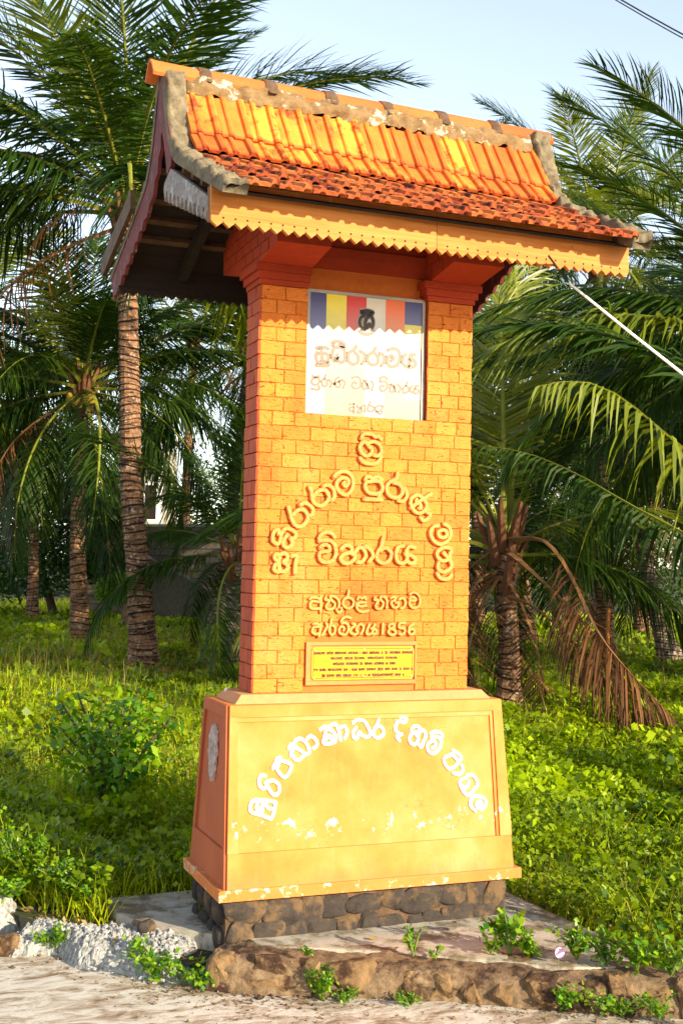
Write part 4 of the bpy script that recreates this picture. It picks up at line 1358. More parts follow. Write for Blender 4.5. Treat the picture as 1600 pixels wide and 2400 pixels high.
# cream house with two porch columns, mostly hidden
H0 = at(286, 1100, 38)
HS = empty('cream_house', (H0[0], H0[1], g0)); tag(HS, 'cream house with pale porch columns glimpsed between the left palm trunks', 'house')
rt = np.array([CR[0], CR[1], 0]); rt /= np.linalg.norm(rt); bk = np.array([-rt[1], rt[0], 0])
def HP(a, o, z): return tuple(np.array([H0[0], H0[1], 0]) + rt * a + bk * o + np.array([0, 0, z]))
def hbox(name, a0, a1, o0, o1, z0, z1, mat, par=None):
    b = MB(); b.hexa([HP(a0, o0, z0), HP(a1, o0, z0), HP(a1, o1, z0), HP(a0, o1, z0)], [HP(a0, o0, z1), HP(a1, o0, z1), HP(a1, o1, z1), HP(a0, o1, z1)])
    return b.obj(name, mat, par or HS)
hbox('wall', -.5, 1.3, 1.3, 3, g0, 5.0, MAT_HOUSE)
for a in (-.22, .26, 1.1): hbox('column', a, a + .17, 0, .17, g0, 5.05, MAT_WHITE)
hbox('porch_beam', -.6, 1.4, -.02, .2, 5.051, 5.22, MAT_HOUSE)
hbox('roof_slab', -.7, 1.5, -.15, 3.1, 5.221, 5.32, MAT_HOUSE)
w = hbox('window', .5, .95, 1.27, 1.298, 2.6, 3.9, MAT_WHITE); hbox('pane', .55, .9, 1.25, 1.268, 2.7, 3.8, MAT_HOLE, w)
# posts in the grove
for px, py, D, h, r_, mat, lab in [(1318, 1432, 27, .60, .035, MAT_BLOCK, 'short grey concrete post standing in the grass behind the right palm'),
                                   (1420, 1560, 13.5, .62, .022, MAT_FASCIA, 'bright yellow bamboo stake standing behind the dry palm fronds')]:
    P = at(px, py, D); gz = float(ground_h(P[0], P[1])) - .03
    zt = P[2] + h if gz < P[2] else gz + h
    o = MB().tube([(P[0], P[1], gz), (P[0] + .01, P[1], (gz + zt) / 2), (P[0] + .02, P[1], zt)], [r_, r_ * .95, r_ * .9], 8).obj('fence_post', mat)
    tag(o, lab, 'post')

# ------------------------------------------------------------------ palms
def frond_geo(path, ll, n, hang, wd, seed, vlift=.25, t0=.16, rr=.007, brk=0.0):
    """path: points of the midrib; leaflets on both sides. Returns verts, faces(list), material index, per-face random"""
    rg = np.random.default_rng(seed)
    P = spline(path, 4) if len(path) < 14 else np.array(path, float)
    seg = np.concatenate([[0], np.cumsum(np.linalg.norm(np.diff(P, axis=0), axis=1))]); L = seg[-1]
    def pos(t): return np.stack([np.interp(t * L, seg, P[:, k]) for k in range(3)], -1)
    # midrib
    K = 16; tt = np.linspace(0, 1, K); C = pos(tt)
    T = np.gradient(C, axis=0); T /= np.linalg.norm(T, axis=1)[:, None]
    up = np.array([0, 0, 1.0])
    B = np.cross(T, up); B /= np.linalg.norm(B, axis=1)[:, None] + 1e-9; Nn = np.cross(B, T)
    rad = rr * L * np.interp(tt, [0, .06, .2, 1], [2.3, 1.3, .9, .12])
    v = []
    for i in range(K):
        for a, c in ((-1.2, .25), (0, .6), (1.2, .25), (0, -.9)):
            v.append(C[i] + B[i] * rad[i] * a + Nn[i] * rad[i] * c)
    f = [(i * 4 + j, i * 4 + (j + 1) % 4, (i + 1) * 4 + (j + 1) % 4, (i + 1) * 4 + j) for i in range(K - 1) for j in range(4)]
    mi = [1] * len(f); rn = [.5] * len(f)
    v = np.array(v)
    # leaflets
    t = np.linspace(t0, .995, n); t = np.concatenate([t, t + rg.uniform(-.003, .003, n)]).clip(0, .999)
    sd_ = np.concatenate([np.ones(n), -np.ones(n)])
    keep = rg.random(2 * n) > brk
    t = t[keep]; sd_ = sd_[keep]; m = len(t)
    C = pos(t); e = .01
    T = pos((t + e).clip(0, 1)) - pos((t - e).clip(0, 1)); T /= np.linalg.norm(T, axis=1)[:, None]
    B = np.cross(T, up); B /= np.linalg.norm(B, axis=1)[:, None] + 1e-9; Nn = np.cross(B, T)
    u = (t - t0) / (1 - t0)
    al = np.radians(np.interp(u, [0, .5, 1], [14, 38, 66]) + rg.normal(0, 6.5, m))
    ln = ll * L * np.interp(u, [0, .12, .4, .75, 1], [.55, .85, 1.0, .72, .30]) * rg.uniform(.76, 1.1, m)
    vl = vlift + rg.normal(0, .16, m)
    d = B * (sd_ * np.cos(al))[:, None] + T * np.sin(al)[:, None] + Nn * vl[:, None]
    d /= np.linalg.norm(d, axis=1)[:, None]
    hg = hang * rg.uniform(.6, 1.4, m)
    w = wd * L * np.interp(u, [0, .3, 1], [.8, 1, .55])
    wv = T * .85 + Nn * rg.uniform(.1, .8, m)[:, None] * 1.0
    wv -= d * np.sum(wv * d, axis=1)[:, None]; wv /= np.linalg.norm(wv, axis=1)[:, None]
    rows = []
    for k, (q, ww) in enumerate([(0, .45), (.3, 1), (.68, .75), (1, 0)]):
        X = C + d * (ln * q)[:, None] + np.array([0, 0, -1.0]) * (hg * ln * q ** 1.9)[:, None]
        # keep the length roughly when hanging
        X = C + (X - C) / (1 + .45 * hg * q)[:, None]
        if ww > 0:
            rows += [X - wv * (w * ww)[:, None], X + wv * (w * ww)[:, None]]
        else:
            rows.append(X)
    V = np.stack(rows, 1)                     # m x 7 x 3
    b0 = len(v); v = np.vstack([v, V.reshape(-1, 3)])
    base = b0 + np.arange(m) * 7
    F = []
    for b_ in base.tolist():
        F += [(b_, b_ + 1, b_ + 3, b_ + 2), (b_ + 2, b_ + 3, b_ + 5, b_ + 4), (b_ + 4, b_ + 5, b_ + 6)]
    f += F; mi += [0] * len(F)
    rn = np.concatenate([rn, np.repeat(rg.random(m), 3)])
    return v, f, mi, rn

def arc(curv, n=14, sag=1.0):
    """unit-length midrib leaving along +X and bending down"""
    P = [np.zeros(3)]; 
    for i in range(n - 1):
        t = (i + .5) / (n - 1); a = -curv * t ** 1.4
        P.append(P[-1] + np.array([math.cos(a), 0, math.sin(a)]) / (n - 1))
    return P
FR = {}
def frond_mesh(kind, curv, hang, s):
    key = (kind, curv, hang, s)
    if key not in FR:
        mats = {'g': [MAT_FROND, MAT_RACH], 'y': [MAT_FRONDY, MAT_RACH], 'd': [MAT_FRONDD, MAT_RACHD]}[kind]
        v, f, mi, rn = frond_geo(arc(curv), .235 if kind != 'd' else .22, 112 if kind != 'd' else 60, hang, .0038 if kind != 'd' else .0030, s * 31 + int(curv * 10), vlift=.30 if hang < .5 else .05, brk=.05 if kind != 'd' else .2)
        FR[key] = mesh('frond', v, f, mats, mi=mi, attr=rn)
    return FR[key]
CAZ = math.atan2(CR[1], CR[0])          # world azimuth of picture-right
def put_frond(parent, c, az, el, L, curv, hang, kind='g', s=0):
    me = frond_mesh(kind, curv, hang, s)
    return inst('frond', me, c, parent, (R.uniform(-.25, .25), -el, CAZ + az), L)
def trunk_obj(parent, path, r0, r1, mat, ring=.075, seed=0, k=14):
    P = spline(path, 10); seg = np.concatenate([[0], np.cumsum(np.linalg.norm(np.diff(P, axis=0), axis=1))]); L = seg[-1]
    rg = random.Random(seed)
    v = []; rn = []
    s_ = 0.0; rows = []
    while s_ < L:
        h = ring * rg.uniform(.45, 1.6)
        rows += [(s_, 1.06, 1), (s_ + h * .22, 1.0, 0), (s_ + h * .80, .95, 0)]
        s_ += h
    rows = [q for q in rows if q[0] <= L]
    a0 = rg.uniform(0, 6)
    for s_, k_, dk in rows:
        c = np.array([np.interp(s_, seg, P[:, j]) for j in range(3)])
        t = s_ / L
        r = (r1 + (r0 - r1) * max(0, 1 - t * 1.3) ** 1.2) * (1 + .55 * math.exp(-s_ / (r0 * 2.4)))
        for j in range(k):
            a = 2 * math.pi * j / k
            q = 1 + .05 * math.sin(a * 3 + a0 + s_ * 3) + rg.uniform(-.035, .035) + (.10 * math.exp(-s_ / .2) * math.sin(5 * a))
            v.append(c + np.array([math.cos(a), math.sin(a), .03 * math.sin(a + a0 + s_ * 5)]) * np.array([1, 1, 1]) * np.array([r * k_ * q, r * k_ * q, 1 if True else 0]))
    f = []; m = len(rows)
    for i in range(m - 1):
        for j in range(k):
            f.append((i * k + j, i * k + (j + 1) % k, (i + 1) * k + (j + 1) % k, (i + 1) * k + j)); rn.append(1.0 if rows[i + 1][2] else 0.0)
    f.append(tuple((m - 1) * k + j for j in range(k))); rn.append(0)
    return obj('trunk', v, f, mat, parent, smooth=False, attr=rn)
PALMN = [0]
def palm(label, base, crown, L, n, r0=.15, r1=.085, mat=None, spec=(), dead=2, coco=0, cockcol=None, group='coconut palms in the grove', els=(1.2, -.45), seed=1, ypart=.08, noauto=None):
    PALMN[0] += 1
    c = np.array(crown); b = np.array(base); b[2] = float(ground_h(b[0], b[1])) - .05
    E = empty('coconut_palm', b); tag(E, label, 'palm tree', group)
    rg = random.Random(seed); R.seed(seed * 7 + 1)
    mid = (b + c) / 2 + np.array([rg.uniform(-.15, .15), rg.uniform(-.1, .1), 0])
    if mat is not False:
        trunk_obj(E, [b, b * .75 + c * .25 + (mid - (b + c) / 2) * .7, mid, c], r0, r1, mat or MAT_TRUNK, seed=seed)
    # sheath: fibrous old bases around the crown
    mb = MB()
    for i in range(11):
        a = 2 * math.pi * i / 11 + rg.uniform(-.2, .2)
        o = np.array([math.cos(a), math.sin(a), 0])
        z0 = rg.uniform(-.45, -.05)
        mb.tube([c + o * r1 * .9 + (0, 0, z0), c + o * (r1 * 1.5 + .02) + (0, 0, z0 + .22), c + o * (r1 * 2.2 + .1 * rg.random()) + (0, 0, z0 + .45)], [.055, .04, .02], 5)
    mb.obj('leaf_sheath', MAT_FIBRE, E)
    for i in range(n):
        az = i * 2.39996 + rg.uniform(-.3, .3)
        t = i / max(1, n - 1)
        if noauto and noauto(az % (2 * math.pi)): continue
        el = els[0] + (els[1] - els[0]) * t ** .9 + rg.uniform(-.12, .12)
        cv = [.7, 1.1, 1.5][min(2, int(t * 3))]
        put_frond(E, c + np.array([0, 0, .1 - .25 * t]), az, el, L * rg.uniform(.85, 1.05) * (.75 + .25 * min(1, t * 4)), cv, [.25, .5, .9][min(2, int(t * 2.4 + rg.random() * .6))], 'y' if rg.random() < ypart else 'g', rg.randint(0, 1))
    for i in range(dead):
        az = rg.uniform(0, 6.28)
        put_frond(E, c + np.array([0, 0, -.25]), az, rg.uniform(-.9, -.3), L * .8, 1.5, .9, 'd', rg.randint(0, 1))
    for q in spec:
        az, el, LL, cv, hg = q[:5]; kd_ = q[5] if len(q) > 5 else 'g'
        put_frond(E, c, az, el, LL, cv, hg, kd_, 0)
    for i in range(coco):
        a = 2 * math.pi * i / coco + .3
        P = c + np.array([math.cos(a) * .17, math.sin(a) * .17, -.22 - .08 * (i % 2)])
        v, f = rock(P, (.075, .075, .095), 500 + i + seed, 2, .05)
        obj('coconut', v, f, cockcol or MAT_COCO, E, smooth=True)
    return E
def GZ(px, py, D):
    return at(px, py, D)
rad = math.radians
GRP = 'coconut palms in the grove'
palm('thick ringed coconut palm with pale trunk patches just left of the monument roof', at(343, 1560, 14.8), at(300, 480, 14.6), 4.4, 26, .155, .118,
     spec=[(rad(176), rad(52), 3.9, 1.1, .5), (rad(168), rad(38), 3.9, .7, .25), (rad(200), rad(62), 3.8, 1.1, .25), (rad(150), rad(75), 3.6, .7, .25), (rad(60), rad(80), 3.4, 1.1, .25, 'y'),
           (rad(10), rad(66), 3.6, 1.5, .25), (rad(-10), rad(48), 3.9, 1.1, .25), (rad(5), rad(38), 3.7, 1.1, .5), (rad(190), rad(20), 2.6, 1.5, .9, 'y'), (rad(185), rad(5), 1.5, 1.5, .9, 'd'), (rad(230), rad(85), 3.6, .7, .25, 'y')],
     dead=1, seed=3, els=(1.15, .12))
palm('reddish ringed coconut palm, second from the left, with small green nuts', at(192, 1515, 18), at(196, 900, 18), 3.6, 32, .135, .10, spec=[(rad(160), rad(50), 3.6, 1.1, .5), (rad(20), rad(55), 3.4, 1.1, .5), (rad(95), rad(70), 3.5, .7, .25), (rad(185), rad(30), 3.6, 1.1, .5)],
     dead=2, coco=5, seed=4)
palm('thinner brown coconut palm at the far left hung with yellow nuts', at(78, 1400, 25), at(76, 965, 25), 3.7, 26, .12, .09, dead=3, coco=7, seed=5)
palm('pale-trunked coconut palm half hidden behind the pillar, fronds showing left of it', at(495, 1375, 22), at(585, 830, 21), 3.6, 28, .12, .09, mat=MAT_TRUNKG, dead=2, seed=6, spec=[(rad(175), rad(10), 2.8, 1.1, .9), (rad(185), rad(35), 3.0, 1.1, .5)])
palm('low young palm with dark arching fronds between the thick trunk and the pillar', at(560, 1400, 15), at(560, 1290, 15), 2.5, 17, .12, .10, mat=MAT_TRUNKG, dead=2, seed=7, els=(1.2, -.1))
palm('distant palm crown filling the gap above the small palm left of the pillar', at(440, 1380, 31), at(455, 790, 31), 4.0, 18, .13, .10, dead=2, seed=8, ypart=.5)
palm('palm at the left edge whose fronds enter from outside the picture', at(-130, 1400, 21), at(-110, 760, 21), 4.2, 26, .13, .10, dead=1, seed=9, ypart=.3)
palm('short brown-ringed palm right of the pedestal with dry brown fronds hanging to the ground', at(1192, 1700, 10.9), at(1178, 1275, 11), 2.8, 36, .105, .085, mat=MAT_TRUNK, seed=10, ypart=.35, els=(1.35, -.15), dead=6, noauto=lambda a: not (.05 < (a % 6.283) < 3.5),
     spec=[(rad(85), rad(86), 3.1, .7, .25, 'y'), (rad(150), rad(60), 3.0, 1.1, .25, 'y'), (rad(20), rad(70), 2.8, .7, .25), (rad(200), rad(-30), 1.5, 1.1, .9, 'd'), (rad(185), rad(-50), 1.4, 1.1, .9, 'd')])
BP = [o for o in bpy.data.objects if o.name.startswith('coconut_palm')][-1]
BP = bpy.data.objects['coconut_palm.%03d' % (PALMN[0] - 1)]
for k_, (pts, ll, hg) in enumerate([
    ([at(1200, 1265, 10.9), at(1262, 1262, 10.5), at(1306, 1300, 10.2), at(1348, 1372, 10), at(1390, 1465, 9.8), at(1460, 1560, 9.6), at(1605, 1712, 9.4)], .20, 1.1),
    ([at(1200, 1300, 10.8), at(1262, 1355, 10.4), at(1330, 1420, 10.1), at(1400, 1500, 9.9), at(1480, 1620, 9.7), at(1560, 1745, 9.5)], .24, 1.3),
    ([at(1195, 1400, 10.7), at(1240, 1415, 10.4), at(1300, 1462, 10.2), at(1360, 1525, 10.0), at(1430, 1610, 9.9), at(1500, 1720, 9.8)], .24, 1.4),
    ([at(1160, 1340, 10.9), at(1130, 1352, 10.8), at(1100, 1400, 10.7), at(1095, 1500, 10.6), at(1110, 1600, 10.6)], .30, 1.2),
    ([at(1170, 1400, 11), at(1230, 1560, 11.4), at(1300, 1620, 11.6), at(1340, 1640, 11.7)], .25, 1.0)]):
    v, f, mi, rn = frond_geo(pts, ll, 62, hg, .0042, 300 + k_, vlift=-.1, t0=.34, rr=.009, brk=.1)
    obj('frond', v, f, [MAT_FRONDD, MAT_RACHD], BP, mi=mi, attr=rn)
v, f, mi, rn = frond_geo([at(1188, 1270, 11.1), at(1200, 1060, 11.3), at(1207, 850, 11.7), at(1208, 680, 12.3), at(1200, 540, 13.0)], .215, 110, .25, .0042, 330, vlift=.05, t0=.22, rr=.008)
obj('frond', v, f, [MAT_FRONDY, MAT_RACH], BP, mi=mi, attr=rn)
palm('nearest palm beyond the right edge, its long fronds reaching over the roof end', at(1900, 1900, 9.5), at(1850, 840, 9.6), 3.0, 24, .14, .10, seed=11, ypart=.25, dead=1, els=(1.2, -.2),
     spec=[(rad(176), rad(66), 2.9, .7, .25), (rad(165), rad(50), 2.7, .7, .25), (rad(185), rad(32), 2.6, 1.1, .5), (rad(195), rad(12), 2.4, .7, .5), (rad(178), rad(-8), 2.2, 1.1, .9)])
palm('palm behind the right end of the roof with fronds rising into the sky', at(1420, 1440, 18), at(1405, 600, 18), 3.3, 30, .13, .10, seed=12, ypart=.75, dead=2, els=(1.3, -.4),
     spec=[(rad(150), rad(70), 3.3, .7, .25), (rad(175), rad(50), 3.6, .7, .25), (rad(60), rad(78), 3.2, .7, .25)])
palm('leaning grey palm near the right edge of the grove', at(1575, 1545, 18), at(1475, 1080, 18), 3.2, 26, .15, .10, mat=MAT_TRUNKG, seed=13, dead=4)
palm('smooth pinkish palm stem just right of the short brown palm', at(1240, 1500, 21), at(1225, 930, 21.5), 3.3, 24, .13, .11, mat=MAT_TRUNK, seed=14, dead=3, ypart=.5)
palm('dim palm stem deep in the grove right of the pillar', at(1392, 1400, 30), at(1385, 960, 30), 3.6, 16, .13, .10, mat=MAT_TRUNKG, seed=15, dead=3)
palm('palm with a dark slanting stem in the deep shade at right', at(1500, 1460, 24), at(1545, 1000, 24), 3.5, 26, .14, .10, seed=16, dead=4)
palm('slender distant palm showing between pillar and brown palm', at(1120, 1420, 26), at(1115, 880, 26), 3.6, 18, .13, .10, seed=17, dead=3, ypart=.7)
palm('far palm whose frond tips rise just above the right part of the roof', at(1090, 1400, 30), at(1090, 490, 30), 3.4, 18, .14, .10, seed=18, dead=1, ypart=.3)
palm('far pale palm glimpsed at the right edge behind the leaning one', at(1650, 1430, 28), at(1640, 820, 28), 3.8, 18, .14, .10, seed=19, dead=2, ypart=.3)
# single fronds whose own palm stands outside the picture: bound to a leaning palm at the right
NP = empty('coconut_palm', gp(2150, 2000, .06)); tag(NP, 'palm beyond the right edge that sends a bright hanging yellow-green frond into view', 'palm tree', GRP)
cr = at(2080, 1330, 7.6)
trunk_obj(NP, [ORG[NP.name] - np.array([0, 0, .1]), (ORG[NP.name] + cr) / 2, cr], .15, .11, MAT_TRUNK, seed=40)
v, f, mi, rn = frond_geo([cr, at(1800, 1180, 7.4), at(1600, 1050, 7.2), at(1500, 965, 7.1), at(1410, 905, 7.0), at(1330, 893, 6.9), at(1260, 905, 6.8)], .175, 36, 1.6, .0062, 91, vlift=-.1, t0=.42)
obj('frond', v, f, [MAT_FRONDY, MAT_RACH], NP, mi=mi, attr=rn)
v, f, mi, rn = frond_geo([cr, at(1850, 1330, 7.7), at(1650, 1270, 7.8), at(1480, 1185, 7.9), at(1350, 1110, 8), at(1230, 1060, 8), at(1130, 1045, 8)], .15, 52, 1.7, .0056, 92, vlift=-.2, t0=.25)
obj('frond', v, f, [MAT_FROND, MAT_RACH], NP, mi=mi, attr=rn)
v, f, mi, rn = frond_geo([cr, at(1800, 1000, 8.0), at(1600, 860, 8.2), at(1420, 780, 8.4), at(1290, 760, 8.4), at(1130, 770, 8.4)], .20, 80, .35, .0055, 93, vlift=.1, t0=.25)
obj('frond', v, f, [MAT_FROND, MAT_RACH], NP, mi=mi, attr=rn)
for i in range(6):
    put_frond(NP, cr, i * 2.4, 1.2 - i * .13, 1.9, [.7, 1.1, 1.5][i % 3], [.25, .5, .9][i % 3], 'g', i % 2) if not (math.cos(i * 2.4) < -.2) else None

# the grove goes on to the right of the picture; these palms shade the ground between the trunks
for i, (x, y, z, n_) in enumerate([(7.4, 5.2, 3.9, 20), (8.6, 3.0, 4.4, 20), (10.2, 5.0, 3.6, 20), (9.4, 7.0, 4.2, 20)]):
    palm(['palm outside the right edge, nearest of the hidden group', 'tallest palm outside the right edge of the view', 'palm outside the right edge, farthest to the right', 'palm outside the right edge, farthest back'][i], (x, y, 0), (x - .1, y, z), 4.2, n_, .14, .10, seed=60 + i, ypart=.1, dead=1)

# ------------------------------------------------------------------ ground cover, shrubs, broadleaf trees
def leaf_quads(C, size, rg, flat=.5, asp=.42):
    """C: n x 3 leaf bases; returns verts (n*4) and quads"""
    n = len(C)
    az = rg.uniform(0, 2 * np.pi, n); el = rg.normal(.45, .8, n) * (1 - flat) + rg.normal(.1, .6, n) * flat
    d = np.stack([np.cos(az) * np.cos(el), np.sin(az) * np.cos(el), np.sin(el)], 1)
    s = np.stack([-np.sin(az), np.cos(az), rg.normal(0, .8, n)], 1); s /= np.linalg.norm(s, axis=1)[:, None]
    L = (size * rg.uniform(.6, 1.3, n))[:, None]
    dr = np.array([0, 0, -.12])
    V = np.stack([C, C + d * L * .5 + s * L * asp, C + d * L + dr * L, C + d * L * .45 - s * L * asp], 1)
    F = np.arange(n * 4).reshape(n, 4)
    return V.reshape(-1, 3), F
def blades(C, H, rg, w=.004, lean=.5):
    n = len(C); az = rg.uniform(0, 2 * np.pi, n); ln = np.abs(rg.normal(0, lean, n)) + .1
    d = np.stack([np.cos(az) * ln, np.sin(az) * ln, np.ones(n)], 1); d /= np.linalg.norm(d, axis=1)[:, None]
    s = np.stack([-np.sin(az), np.cos(az), np.zeros(n)], 1) * (w if np.isscalar(w) else w[:, None])
    H = H[:, None]
    M1 = C + d * H * .55; T_ = C + d * H * .9 + np.stack([np.cos(az), np.sin(az), -.3 * np.ones(n)], 1) * H * .35 * ln[:, None]
    V = np.stack([C - s, C + s, M1 + s * .8, M1 - s * .8, T_ + s * .12, T_ - s * .12], 1)
    i = np.arange(n)[:, None] * 6
    F = np.concatenate([i + np.array([[0, 1, 2, 3]]), i + np.array([[3, 2, 4, 5]])], 0)
    return V.reshape(-1, 3), F
def view_pts(n, d0, d1, rg, pw=1.0, wid=.31):
    u = rg.random(n); D = d0 * (d1 / d0) ** (u ** pw)
    lat = rg.uniform(-1, 1, n) * (wid * D + .5)
    fw = np.array([CFW[0], CFW[1]]); fw /= np.linalg.norm(fw); rt2 = np.array([fw[1], -fw[0]])
    X = CAMP[0] + fw[0] * D + rt2[0] * lat; Y = CAMP[1] + fw[1] * D + rt2[1] * lat
    return X, Y, D, lat
LP = [tuple(gp(px, py, .10)[:2]) for px, py in ((-600, 1950), (-600, 2700), (700, 2700), (700, 2120), (490, 2080), (440, 2088), (290, 2100), (250, 2120), (60, 2095), (0, 2060), (-200, 2040))]
def plantable(X, Y):
    ok = Y > edge_y(X) + .28
    ok &= ~in_poly(X, Y, SLAB * np.array([1.02, 1.02]))
    ok &= ~in_poly(X, Y, LP)
    ok &= ~((np.abs(X) < .66) & (np.abs(Y) < .42))
    return ok
def height_mod(X, Y):
    p = np.stack([X, Y], 1)
    return (.28 + 1.45 * (fbm(p * 1.3, 44) + .5).clip(0, 1.2)) * (1 - .45 * np.exp(-((Y - edge_y(X) - .3) / .35).clip(0, 9)))
rg = np.random.default_rng(5)
def side(lat): return lat < 0
# leafy weeds
X, Y, D, lat = view_pts(230000, 4.2, 26, rg, 1.0)
ok = plantable(X, Y); X, Y, D, lat = X[ok], Y[ok], D[ok], lat[ok]
p = np.stack([X, Y], 1)
H = .21 * height_mod(X, Y) * np.interp(D, [9, 13], [1, .5]) * (1 + .35 * (lat < -.5))
zz = ground_h(X, Y) - .03 + H * rg.random(len(X)) ** .55
sz = .025 * (D / 5.5) ** .75 * rg.uniform(.6, 1.5, len(X)) * (1 + .6 * (fbm(p * 3, 12) > .1))
V, F = leaf_quads(np.stack([X, Y, zz], 1), sz, rg)
dry = fbm(p * .9, 66)
rn = (rg.random(len(X)) ** .9 * .62 + .38 * (dry * 1.6 + .5).clip(0, 1))
keep_ = fbm(p * 1.9, 51) > -.24
X = X[keep_]; V = V.reshape(-1, 4, 3)[keep_].reshape(-1, 3); F = F[:len(X)]; rn = rn[keep_]
tag(obj('leafy_weeds', V, F, MAT_WEED, org=(0, 0, 0), attr=rn), 'dense carpet of green broad-leaved weeds around the monument and under the palms', 'weeds', kind='stuff')
# grass
X, Y, D, lat = view_pts(150000, 4.4, 34, rg, .9)
ok = plantable(X, Y); ok &= (rg.random(len(X)) < np.where(lat < 0, .9, .35)); X, Y, D, lat = X[ok], Y[ok], D[ok], lat[ok]
p = np.stack([X, Y], 1)
H = (.14 + .20 * rg.random(len(X))) * height_mod(X, Y) * np.where(lat < -.4, 1.15, .85) * np.interp(D, [10, 14], [1, .55])
V, F = blades(np.stack([X, Y, ground_h(X, Y) - .03], 1), H, rg, .0032 * (D / 5.5) ** .8, .55)
g = (rg.random(len(X)) * .6 + .4 * (fbm(p * .6, 71) + .5).clip(0, 1) + .25 * ((lat < -.3) & (D > 6.5) & (D < 11))).clip(0, 1)  # left-mid band: dry yellow and its sunlight put into the blade colour
tag(obj('tall_grass', V, F, MAT_GRASS, org=(0, 0, 0), attr=np.concatenate([g, g])), 'tall soft grass growing through the weeds on both sides of the monument', 'grass', kind='stuff')
# dry seed stalks, yellow mostly mid left and brown right
X, Y, D, lat = view_pts(26000, 4.8, 22, rg, .8)
ok = plantable(X, Y); ok &= fbm(np.stack([X, Y], 1) * .7, 90) > -.02; X, Y, D, lat = X[ok], Y[ok], D[ok], lat[ok]
H = (.25 + .22 * rg.random(len(X))) * height_mod(X, Y)
V, F = blades(np.stack([X, Y, ground_h(X, Y) - .03], 1), H, rg, .0014 * (D / 5.5) ** .8, .8)
g = rg.random(len(X))
tag(obj('dry_stalks', V, F, MAT_DRYG, org=(0, 0, 0), attr=np.concatenate([g, g])), 'thin dry straw-coloured seed stalks above the grass', 'dry grass', kind='stuff')
# low litter between slab and weeds
# individual plants
def plant(name, label, cat, c, r, h, n, size, mat=MAT_WEED, group=None, stems=6, seed=0, asp=.42, shape=1.0):
    rg = np.random.default_rng(seed + 200)
    c = np.array(c, float)
    E = empty(name, c); tag(E, label, cat, group)
    mb = MB(); tips = []
    for i in range(stems):
        a = rg.uniform(0, 6.28); q = rg.uniform(.3, 1)
        e = c + np.array([math.cos(a) * r * q, math.sin(a) * r * q, h * rg.uniform(.6, 1.05)])
        m_ = (c + e) / 2 + np.array([0, 0, h * .12])
        mb.tube(spline([c, m_, e], 4), [.0045 * (size / .03) ** .5] * 8 + [.0015], 5); tips.append((c, m_, e))
    mb.obj('stem', MAT_BARK if name != 'weed_clump' else MAT_WEEDST, E)
    C = []
    for i in range(n):
        a, m_, e = tips[i % stems]; t = rg.uniform(.15, 1) ** .8
        q = a * (1 - t) ** 2 + 2 * m_ * t * (1 - t) + e * t * t
        C.append(q + rg.normal(0, 1, 3) * r * .10 * shape)
    V, F = leaf_quads(np.array(C), np.full(n, size), rg, .3, asp)
    o = obj('foliage', V, F, mat, E, attr=rg.random(n)); o['kind'] = 'stuff'
    return E
MAT_WEEDST = m_paint('weed_stem', (.12, .16, .03), .05)
P = gp(262, 1990, .03); P = at(262, 1800, 6.6); P[2] = .05
plant('leafy_shrub', 'small glossy-leaved shrub with spreading twigs left of the pedestal', 'shrub', P, .48, .66, 1150, .062, MAT_BUSH, None, 16, 1, .32)
kz = ROADZ
for px, py, z, r, h, n, sz, lab in [
    (120, 2215, kz + .01, .085, .07, 260, .016, 'feathery green weed tuft in front of the white concrete at left'),
    (350, 2285, kz, .10, .085, 170, .024, 'bright green weed at the foot of the white concrete lump'),
    (450, 2300, kz, .12, .06, 150, .022, 'low creeping weed between the white concrete and the first kerb stone'),
    (738, 2330, kz, .075, .075, 300, .014, 'round bright green tuft against the middle kerb stones'),
    (795, 2338, kz, .035, .035, 90, .012, 'little green tuft right of the round tuft by the kerb'),
    (945, 2345, kz, .05, .03, 130, .012, 'flat green tuft at the foot of the kerb below the sill corner'),
    (720, 2240, .075, .035, .03, 60, .014, 'tiny weed sprouting on top of the kerb wall'),
    (1300, 2345, kz + .02, .075, .055, 150, .020, 'green weed growing out of the kerb right of centre'),
    (1420, 2360, kz + .02, .085, .05, 170, .018, 'wide low weed along the right part of the kerb'),
    (1520, 2375, kz + .02, .055, .05, 130, .016, 'green tuft near the right end of the kerb'),
    (1600, 2385, kz + .02, .04, .03, 80, .014, 'small tuft at the right edge of the kerb'),
    (968, 2240, .072, .035, .11, 26, .030, 'thin heart-leaved creeper standing in front of the foundation'),
    (1020, 2245, .072, .04, .035, 26, .022, 'low sprout beside the thin creeper on the slab'),
    (1195, 2235, .072, .10, .17, 150, .034, 'tall leafy weed on the slab below the sill\'s right corner'),
    (1250, 2240, .072, .08, .09, 110, .030, 'lower leafy weed beside the tall one on the slab'),
    (1150, 2235, .072, .05, .05, 50, .026, 'small leafy sprig left of the tall weed on the slab'),
    (470, 2140, .072, .05, .08, 40, .030, 'dark green weed in the shade beside the foundation')]:
    P = gp(px, py, z)
    if z < .04: P[1] -= .055; r *= 1.35; h *= 1.4; n = int(n * 1.6)
    plant('weed_clump', lab, 'weed', P, r, h, n, sz, MAT_BUSH, 'weeds along the kerb and slab', 7, int(px), .40)
